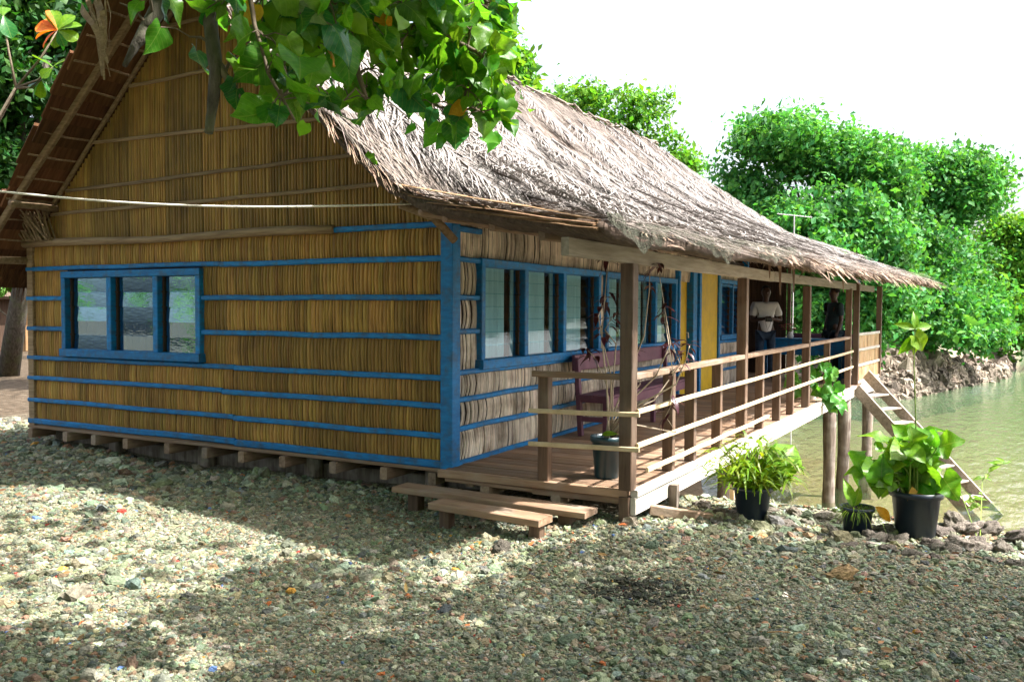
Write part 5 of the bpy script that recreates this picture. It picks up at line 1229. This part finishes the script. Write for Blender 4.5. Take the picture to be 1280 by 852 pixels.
for k in range(52):
    fx = rng.uniform(-.42, .19); fz = .36 + rng.uniform(.02, .36) * (1 - abs(fx) * .9); fd = rng.uniform(-.16, .2)
    base = Vector((rng.gauss(0, .05), rng.gauss(0, .05), .31)); tipb = camR * fx * .72 + camF * fd + Vector((0, 0, fz))
    b.tube([base, base.lerp(tipb, .5) + Vector((0, 0, .06)), tipb], [.007, .006, .004], 6)
    dv = camR * (fx * 1.0 + rng.gauss(0, .3)) + camF * (fd - .15 + rng.gauss(0, .25)) + Vector((0, 0, rng.gauss(.0 if k % 3 else .45, .3)))
    put_leaf(rng.choice(LT + LT2), P3, tipb, dv, -camF * rng.uniform(.1, 1.0) + Vector((0, 0, .7)) + camR * rng.gauss(0, .5), rng.uniform(.11, .23))
put_leaf(leaf_mesh('leaf', M_leaf_y, TARO, .3, .5, .2, seed=2), P3, (-.10, -.02, .34), (-.3, .0, -.9), (-.8, -.4, .2), .16)
top_ = Vector((-.02, .03, 1.52)); b.tube([(0, 0, .31), (.0, .01, .8), (-.03, .03, 1.25), top_], [.006, .005, .004, .003], 6)
for k, (ax, az) in enumerate(((-1.0, .35), (1.0, .25), (-.55, -.75), (.65, -.8), (.05, .9), (.15, -1.0), (-.2, -.6))):
    put_leaf(LE[0] if k != 3 else LT[0], P3, top_ - Vector((0, 0, .0 if k in (0, 1, 4) else .05)), camR * ax + Vector((0, 0, az)), -camF + Vector((0, 0, .3)), rng.uniform(.13, .19))
b.build('stems', M_stem, P3)
# trailing shoot at the right of the pot, rooted between the rocks
p_ = at_z(1225, 672, .02); p_.z = gz(p_)
sh = root('trailing_shoot', p_, 'thin leafy shoot arching over the rocks right of the pots', 'plant'); b = MB()
for path in (((0, 0, 0), (1228, 600), (1240, 585), (1272, 572)), ((0, 0, 0), (1195, 600), (1215, 622), (1228, 640))):
    pts = [Vector(path[0])] + [at_depth(*q_, 7.15) - p_ for q_ in path[1:]]; b.tube(pts, [.004, .003, .003, .002], 5)
    for k in range(11):
        t_ = rng.uniform(.6, 2.99) if path[1][0] > 1200 else rng.uniform(1.6, 2.99); i_ = int(t_); q_ = pts[i_].lerp(pts[i_ + 1], t_ - i_)
        put_leaf(LE[0], sh, q_, (rng.gauss(0, 1), rng.gauss(0, 1), rng.gauss(.2, .6)), (-.5, -.3, .8), rng.uniform(.06, .10))
b.build('stem', M_stem, sh)

# ---- bucket with the dark-leaved plant on the verandah
BK = Vector((0.20, -1.33, FL))
bk = pot(BK, .125, .33, 'dark teal bucket holding a tall plant with maroon leaves, on the deck', M_bucket)
LM = [leaf_mesh('leaf', M_maroon, ELLIP, f, d_, seed=k) for k, (f, d_) in enumerate(((.3, .5), (.1, .9), (-.2, .6)))]
b = MB()
MST = [[(752, 420), (748, 395), (758, 372)], [(764, 470), (752, 420), (760, 325)], [(770, 430), (756, 412), (766, 395)], [(820, 470), (838, 430), (822, 330)], [(838, 500), (842, 470), (830, 392)], [(845, 480), (858, 448), (862, 432)], [(845, 540), (832, 520), (842, 500)], [(758, 480), (742, 445), (735, 438)], [(805, 420), (812, 360), (812, 318)], [(800, 480), (792, 440), (790, 432)], [(818, 500), (850, 455), (838, 425)]]
for k, ps in enumerate(MST):
    dpt = 6.75 + rng.uniform(-.15, .3); w = [at_depth(*q_, dpt) - BK for q_ in ps]
    b.tube([Vector((rng.uniform(-.04, .04), rng.uniform(-.04, .04), .28)), Vector((.02, -.02, .45)).lerp(w[0], .4)] + w, [.008, .007, .006, .004, .003], 6)
    for end_, cnt in ((w[2], 7), (w[1], 4), (w[1].lerp(w[2], .5), 3)):
        for j in range(cnt):
            a_ = rng.uniform(0, 6.28); put_leaf(rng.choice(LM), bk, end_ + Vector((rng.gauss(0, .015), rng.gauss(0, .015), rng.gauss(0, .02))), (math.cos(a_), math.sin(a_), rng.gauss(.1, .35)), (0, 0, 1), rng.uniform(.06, .105))
b.build('stems', M_tan, bk, smooth=True)
put_leaf(LE[0], bk, (-.06, .02, .34), (.2, -.9, .3), (-.8, 0, .6), .12)
# ---- white pot with trailing vine at the deck end
VP = Vector((7.35, deck_y(7.35) + .22, FL))
vp = pot(VP, .12, .22, 'white pot with trailing green vine at the far end of the deck', M_white)
LVN = heart_set(M_vine)
b = MB()
for px, py in ((1026, 462), (1040, 470), (1050, 488), (1042, 505), (1020, 478), (1010, 455), (1030, 485), (1046, 498), (1034, 500), (990, 470), (996, 485), (1022, 492), (1015, 470), (1036, 458)):
    q_ = at_depth(px, py, 12.6) - VP; b.tube([(0, 0, .2), Vector((0, 0, .35)).lerp(q_, .6), q_], .005, 5)
    for k in range(3): put_leaf(rng.choice(LVN), vp, q_ + Vector((rng.gauss(0, .04), rng.gauss(0, .04), rng.gauss(0, .05))), (rng.gauss(0, 1), rng.gauss(0, 1), -.8), (-.8, -.4, .5), rng.uniform(.13, .2))
b.build('stems', M_stem, vp)

# ---- dining table, vase of red flowers
T0 = Vector((11.35, -.35, FL)); tbl = root('blue_table', T0, 'blue painted table in the open dining end of the verandah', 'table')
part('table_top', M_blue, tbl, ((.3, .35, .76), (.3, -1.3, .76), .62, .035)); part('apron', M_blue, tbl, ((.03, .32, .60), (.03, -1.27, .60), .025, .28)); part('apron', M_blue, tbl, ((.57, .32, .60), (.57, -1.27, .60), .025, .28))
for x_, y_ in ((.05, .28), (.55, .28), (.05, -1.22), (.55, -1.22)): part('leg', M_blue, tbl, ((x_, y_, 0.001), (x_, y_, .742), .06, .06))
v0 = at_X(988, 419, 11.55); V0 = Vector((11.55, v0.y, FL + .778))
vs0 = root('flower_vase', V0, 'small white vase of red flowers on the blue table', 'vase'); b = MB(); b.lathe([(.001, 0), (.05, 0), (.065, .05), (.045, .11), (.05, .13), (.04, .125), (.03, .08)], 18); b.build('vase', M_white, vs0, smooth=True)
LRD = [leaf_mesh('petal', M_red, ELLIP, .4, .4, seed=1)]
b = MB()
for k in range(15):
    a_ = rng.uniform(0, 6.28); q_ = Vector((math.cos(a_) * rng.uniform(.02, .17), math.sin(a_) * rng.uniform(.02, .17), rng.uniform(.17, .30))); b.tube([(0, 0, .08), q_], .003, 4)
    for j in range(6): put_leaf(LRD[0], vs0, q_, (math.cos(j * 1.05), math.sin(j * 1.05), .35), (0, 0, 1), .07, 'petal')
b.build('stems', M_stem, vs0)

# ---- two people
def skin_obj(name, J, E_, mat, parent, rootj='pelvis', sub=2):
    bm = bmesh.new(); lay = bm.verts.layers.skin.verify(); vv = {}
    for k, (p_, r_) in J.items():
        v = bm.verts.new(p_); v[lay].radius = r_ if isinstance(r_, tuple) else (r_, r_); v[lay].use_root = (k == rootj); vv[k] = v
    for a, c in E_: bm.edges.new((vv[a], vv[c]))
    me = bpy.data.meshes.new(name); bm.to_mesh(me); bm.free(); me.materials.append(mat)
    o = link(name, me, parent); o.modifiers.new('skin', 'SKIN').use_smooth_shade = True; s_ = o.modifiers.new('sub', 'SUBSURF'); s_.levels = s_.render_levels = sub; return o
def person(loc, rz, label, arms, shirt, trousers, hold=False, head_pitch=.05):
    t = root('person', loc, label, 'person', None, rz); J = {}; E_ = []
    def j(k, p_, r_, to=None):
        J[k] = (p_, r_)
        if to: E_.append((to, k))
    j('pelvis', (0, 0, .95), (.15, .105)); j('spine', (0, 0, 1.14), (.14, .10), 'pelvis'); j('chest', (.01, 0, 1.34), (.165, .115), 'spine'); j('neckb', (0, 0, 1.47), .07, 'chest'); j('neck', (.01, 0, 1.53), .058, 'neckb')
    j('jaw', (.025, 0, 1.585), (.062, .07), 'neck'); j('face', (.02, 0, 1.66), (.074, .09), 'jaw'); j('brow', (.012, 0, 1.72), (.074, .09), 'face'); j('crown', (.0, 0, 1.775), (.045, .055), 'brow'); j('nose', (.125, 0, 1.655), .013, 'face')
    for sd, n_ in ((1, 'l'), (-1, 'r')):
        el, wr = arms[n_]; j('ear' + n_, (0, sd * .088, 1.665), .014, 'face')
        j('sh' + n_, (0, sd * .185, 1.42), .062, 'chest'); j('el' + n_, el, .043, 'sh' + n_); j('wr' + n_, wr, .029, 'el' + n_)
        dv = (Vector(wr) - Vector(el)).normalized(); pal = Vector(wr) + dv * .07; j('pal' + n_, tuple(pal), (.036, .022), 'wr' + n_)
        for f_ in range(4):
            o_ = Vector((0, 0, .026 - .017 * f_)) if abs(dv.z) < .7 else Vector((.026 - .017 * f_, 0, 0)); k1 = pal + dv * .05 + o_; k2 = k1 + dv * (.028 - .004 * abs(f_ - 1)) + Vector((-.008, -sd * .018, -.005)); j(f'f{n_}{f_}a', tuple(k1), .009, 'pal' + n_); j(f'f{n_}{f_}b', tuple(k2), .0075, f'f{n_}{f_}a')
        j(f'th{n_}', tuple(Vector(wr) + dv * .05 + Vector((.03, 0, .035))), .010, 'pal' + n_)
        j('hip' + n_, (0, sd * .095, .90), (.085, .09), 'pelvis'); j('kn' + n_, (.025, sd * .11, .50), .058, 'hip' + n_); j('an' + n_, (0, sd * .115, .09), .036, 'kn' + n_); j('ball' + n_, (.12, sd * .125, .035), (.04, .025), 'an' + n_); j('toe' + n_, (.19, sd * .13, .028), (.032, .018), 'ball' + n_)
    body = skin_obj('body', J, E_, M_skin, t)
    S = {'pelvis': ((0, 0, .86), (.198, .15)), 'spine': ((0, 0, 1.12), (.172, .13)), 'chest': ((.01, 0, 1.33), (.188, .14)), 'neckb': ((0, 0, 1.475), (.085, .08))}; SE = [('pelvis', 'spine'), ('spine', 'chest'), ('chest', 'neckb')]
    for n_, sd in (('l', 1), ('r', -1)):
        el = Vector(arms[n_][0]); shp = Vector((0, sd * .19, 1.42)); S['s' + n_] = (tuple(shp), .085); S['e' + n_] = (tuple(shp.lerp(el, .78)), .075); SE += [('chest', 's' + n_), ('s' + n_, 'e' + n_)]
    skin_obj('shirt', S, SE, shirt, t)
    T = {'pelvis': ((0, 0, .93), (.158, .12))}; TE = []
    for n_, sd in (('l', 1), ('r', -1)):
        T['h' + n_] = ((0, sd * .10, .86), .10); T['k' + n_] = ((.025, sd * .112, .50), .078); T['a' + n_] = ((.0, sd * .116, .12), .062); TE += [('pelvis', 'h' + n_), ('h' + n_, 'k' + n_), ('k' + n_, 'a' + n_)]
    skin_obj('trousers', T, TE, trousers, t)
    bm = bmesh.new(); bmesh.ops.create_uvsphere(bm, u_segments=20, v_segments=14, radius=1)
    bmesh.ops.delete(bm, geom=[v for v in bm.verts if v.co.z < -.25 or (v.co.x > .45 and v.co.z < .35)], context='VERTS')
    for v in bm.verts: v.co = Vector((v.co.x * .102 - .004, v.co.y * .092, v.co.z * .098 + 1.705)) * (1 + .012 * noise.noise(v.co * 30))
    me = bpy.data.meshes.new('hair'); bm.to_mesh(me); bm.free(); me.materials.append(M_hair); link('hair', me, t)
    b = MB()
    for sd in (-1, 1): b.lathe([(.001, -.010), (.008, -.006), (.011, 0), (.008, .006), (.001, .010)], 8, (.098, sd * .032, 1.69))
    b.build('eyes', M_black, t, smooth=True)
    return t
pc = at_X(957, 400, 10.75); yaw1 = math.atan2(CL[1] - pc.y, CL[0] - 10.75)
person((10.75, pc.y, FL), yaw1 + .15, 'person in white T-shirt and dark trousers holding a small camera at the dining end',
       {'l': ((.06, .27, 1.13), (.27, .07, 1.17)), 'r': ((.06, -.27, 1.13), (.27, -.07, 1.17))}, M_shirt, M_jeans)
cm = root('compact_camera', Vector((10.75, pc.y, FL)) + Vector((math.cos(yaw1 + .15), math.sin(yaw1 + .15), 0)) * .36 + Vector((0, 0, 1.15)), 'small black camera held by the person in white', 'camera', None, yaw1 + .15)
b = MB(); b.box(-.022, .022, -.06, .06, -.035, .04, c=.006); b.build('camera_body', M_black, cm); b = MB(); b.lathe([(.001, .0), (.028, 0), (.028, .03), (.022, .034), (.001, .03)], 14); o = b.build('lens', M_black, cm); o.rotation_euler = (0, R(90), 0); o.location = (.02, 0, 0)
b = MB(); b.tube([(-.02, .055, .02), (-.10, .04, -.10), (-.11, 0, -.20), (-.10, -.03, -.10), (-.02, -.055, .02)], .004, 5); b.build('strap', M_black, cm)
p2 = at_X(1043, 400, 12.0)
person((11.98, p2.y, FL), yaw1 - 1.1, 'person seen as a dark silhouette beside the far verandah post',
       {'l': ((.0, .25, 1.14), (.08, .24, .90)), 'r': ((.0, -.25, 1.14), (.08, -.24, .90))}, M_silhouette, M_silhouette)

# ---- fishing net draped along the eave
def net_material():
    m = bpy.data.materials.new('fishing_net'); m.use_nodes = True; nt = m.node_tree; N = nt.nodes; L = nt.links; N.clear()
    out = N.new('ShaderNodeOutputMaterial'); df = N.new('ShaderNodeBsdfDiffuse'); df.inputs[0].default_value = (.075, .078, .060, 1); tr = N.new('ShaderNodeBsdfTransparent'); mx = N.new('ShaderNodeMixShader')
    tc = N.new('ShaderNodeTexCoord'); nz = N.new('ShaderNodeTexNoise'); nz.inputs['Scale'].default_value = 120; nz.inputs['Detail'].default_value = 5
    L.new(tc.outputs['Object'], nz.inputs['Vector']); r = N.new('ShaderNodeValToRGB'); r.color_ramp.elements[0].position = .40; r.color_ramp.elements[1].position = .56
    L.new(nz.outputs['Fac'], r.inputs['Fac']); L.new(r.outputs[0], mx.inputs[0]); L.new(tr.outputs[0], mx.inputs[1]); L.new(df.outputs[0], mx.inputs[2]); L.new(mx.outputs[0], out.inputs[0]); return m
nu_, nv_ = 150, 16; Vn = []
for i in range(nu_):
    u_ = .004 + .30 * i / (nu_ - 1)
    for k in range(nv_):
        f_ = k / (nv_ - 1); s_ = .968 + .032 * min(1, f_ / .62) + .008 * math.sin(i * .31) * (1 - f_)
        P = roof(u_, min(s_, .999)); P[2] += .045 + .014 * math.sin(i * .7 + k * .4) + .022 * math.sin(i * .23 + 1); h = max(0, f_ - .62)
        P[1] -= h * .10; P[2] -= h * (.14 + .12 * math.sin(i * .13) + .05 * math.sin(i * .57)) + (.03 if h else 0)
        Vn.append(P)
Vn = np.array(Vn); nb0 = Vn[0].copy()
I = np.arange(nu_ * nv_).reshape(nu_, nv_); Fn = np.stack([I[:-1, :-1], I[1:, :-1], I[1:, 1:], I[:-1, 1:]], -1).reshape(-1, 4)
o = link('fishing_net', fast_mesh('fishing_net', Vn - nb0, Fn, smooth=True, mat=net_material()), loc=nb0); tag(o, 'torn grey-green fishing net draped along the verandah eave', 'net')
# ---- aerial on a pole behind the roof
ap = Vector((13.55, -.55, float(ground_z(13.55, -.55)))); tpz = at_X(993, 270, 13.55)
an = root('tv_aerial', (13.55, tpz.y, ap.z), 'thin metal television aerial on a pole beyond the roof end', 'aerial'); H_ = tpz.z - ap.z
b = MB(); b.tube([(0, 0, 0), (0, 0, H_)], .014, 7); b.build('mast', M_metal, an)
b = MB(); b.tube([(-.05, .36, H_ + .06), (.05, -.36, H_ - .04)], .009, 6); b.build('boom', M_metal, an)
for k in range(7):
    y_ = .34 - .113 * k; L_ = .13 + .018 * k; b = MB(); b.tube([(-L_, y_ - L_ * .2, H_ + .02 + y_ * .14), (L_, y_ + L_ * .2, H_ + .02 + y_ * .14)], .006, 5); b.build('element', M_metal, an)
# ---- rope from the eave to a post out of frame
re_ = at_X(517, 258, -.55); rp0 = at_depth(-150, 221, 6.3)
pst = Vector((rp0.x, rp0.y, float(ground_z(rp0.x, rp0.y)))); b = MB(); b.tube([(0, 0, -.2), (.01, 0, 1.2), (0, 0, rp0.z - pst.z + .08)], [.05, .048, .045], 9); tag(b.build('line_post', M_pile, None, True, loc=pst), 'wooden pole holding the rope left of the gable', 'pole')
b = MB(); b.tube([rp0.lerp(re_, t_) - rp0 - Vector((0, 0, .10 * math.sin(math.pi * t_) - .02 * t_)) for t_ in np.linspace(0, 1, 20)], .008, 6); tag(b.build('rope', M_rope, None, True, loc=rp0), 'pale rope stretched across the gable to the eave corner', 'rope')
# ---- small hut in the trees at far left
hp = at_z(34, 439, 0); ht = root('plank_hut', hp, 'small board-walled hut with dark roof far left among the trees', 'hut', None, R(-28))
b = MB(); b.box(-.9, 3.2, 0.03, 3, 0, 2.0); hw2 = b.build('wall', M_back, ht)
for k in range(24):
    b = MB(); x_ = -.9 + k * .17; 
    if 0.0 < x_ + .9 < .75: continue
    b.box(x_, x_ + .16, -.01, .03, .02, 2.0, c=.004); b.build('wall_board', M_hut, hw2)
for s_ in (0, 1):
    b = MB(); b.beam((1.15, -.5 if s_ == 0 else 3.5, 1.95), (1.15, 1.5, 3.2), 5.0, .12, .02, up=(0, .5, .8)); b.build('roof', M_thatch, ht)
b = MB(); b.box(-.86, -.2, -.02, .02, .02, 1.9, c=.004); b.build('door', M_darkwood, ht)
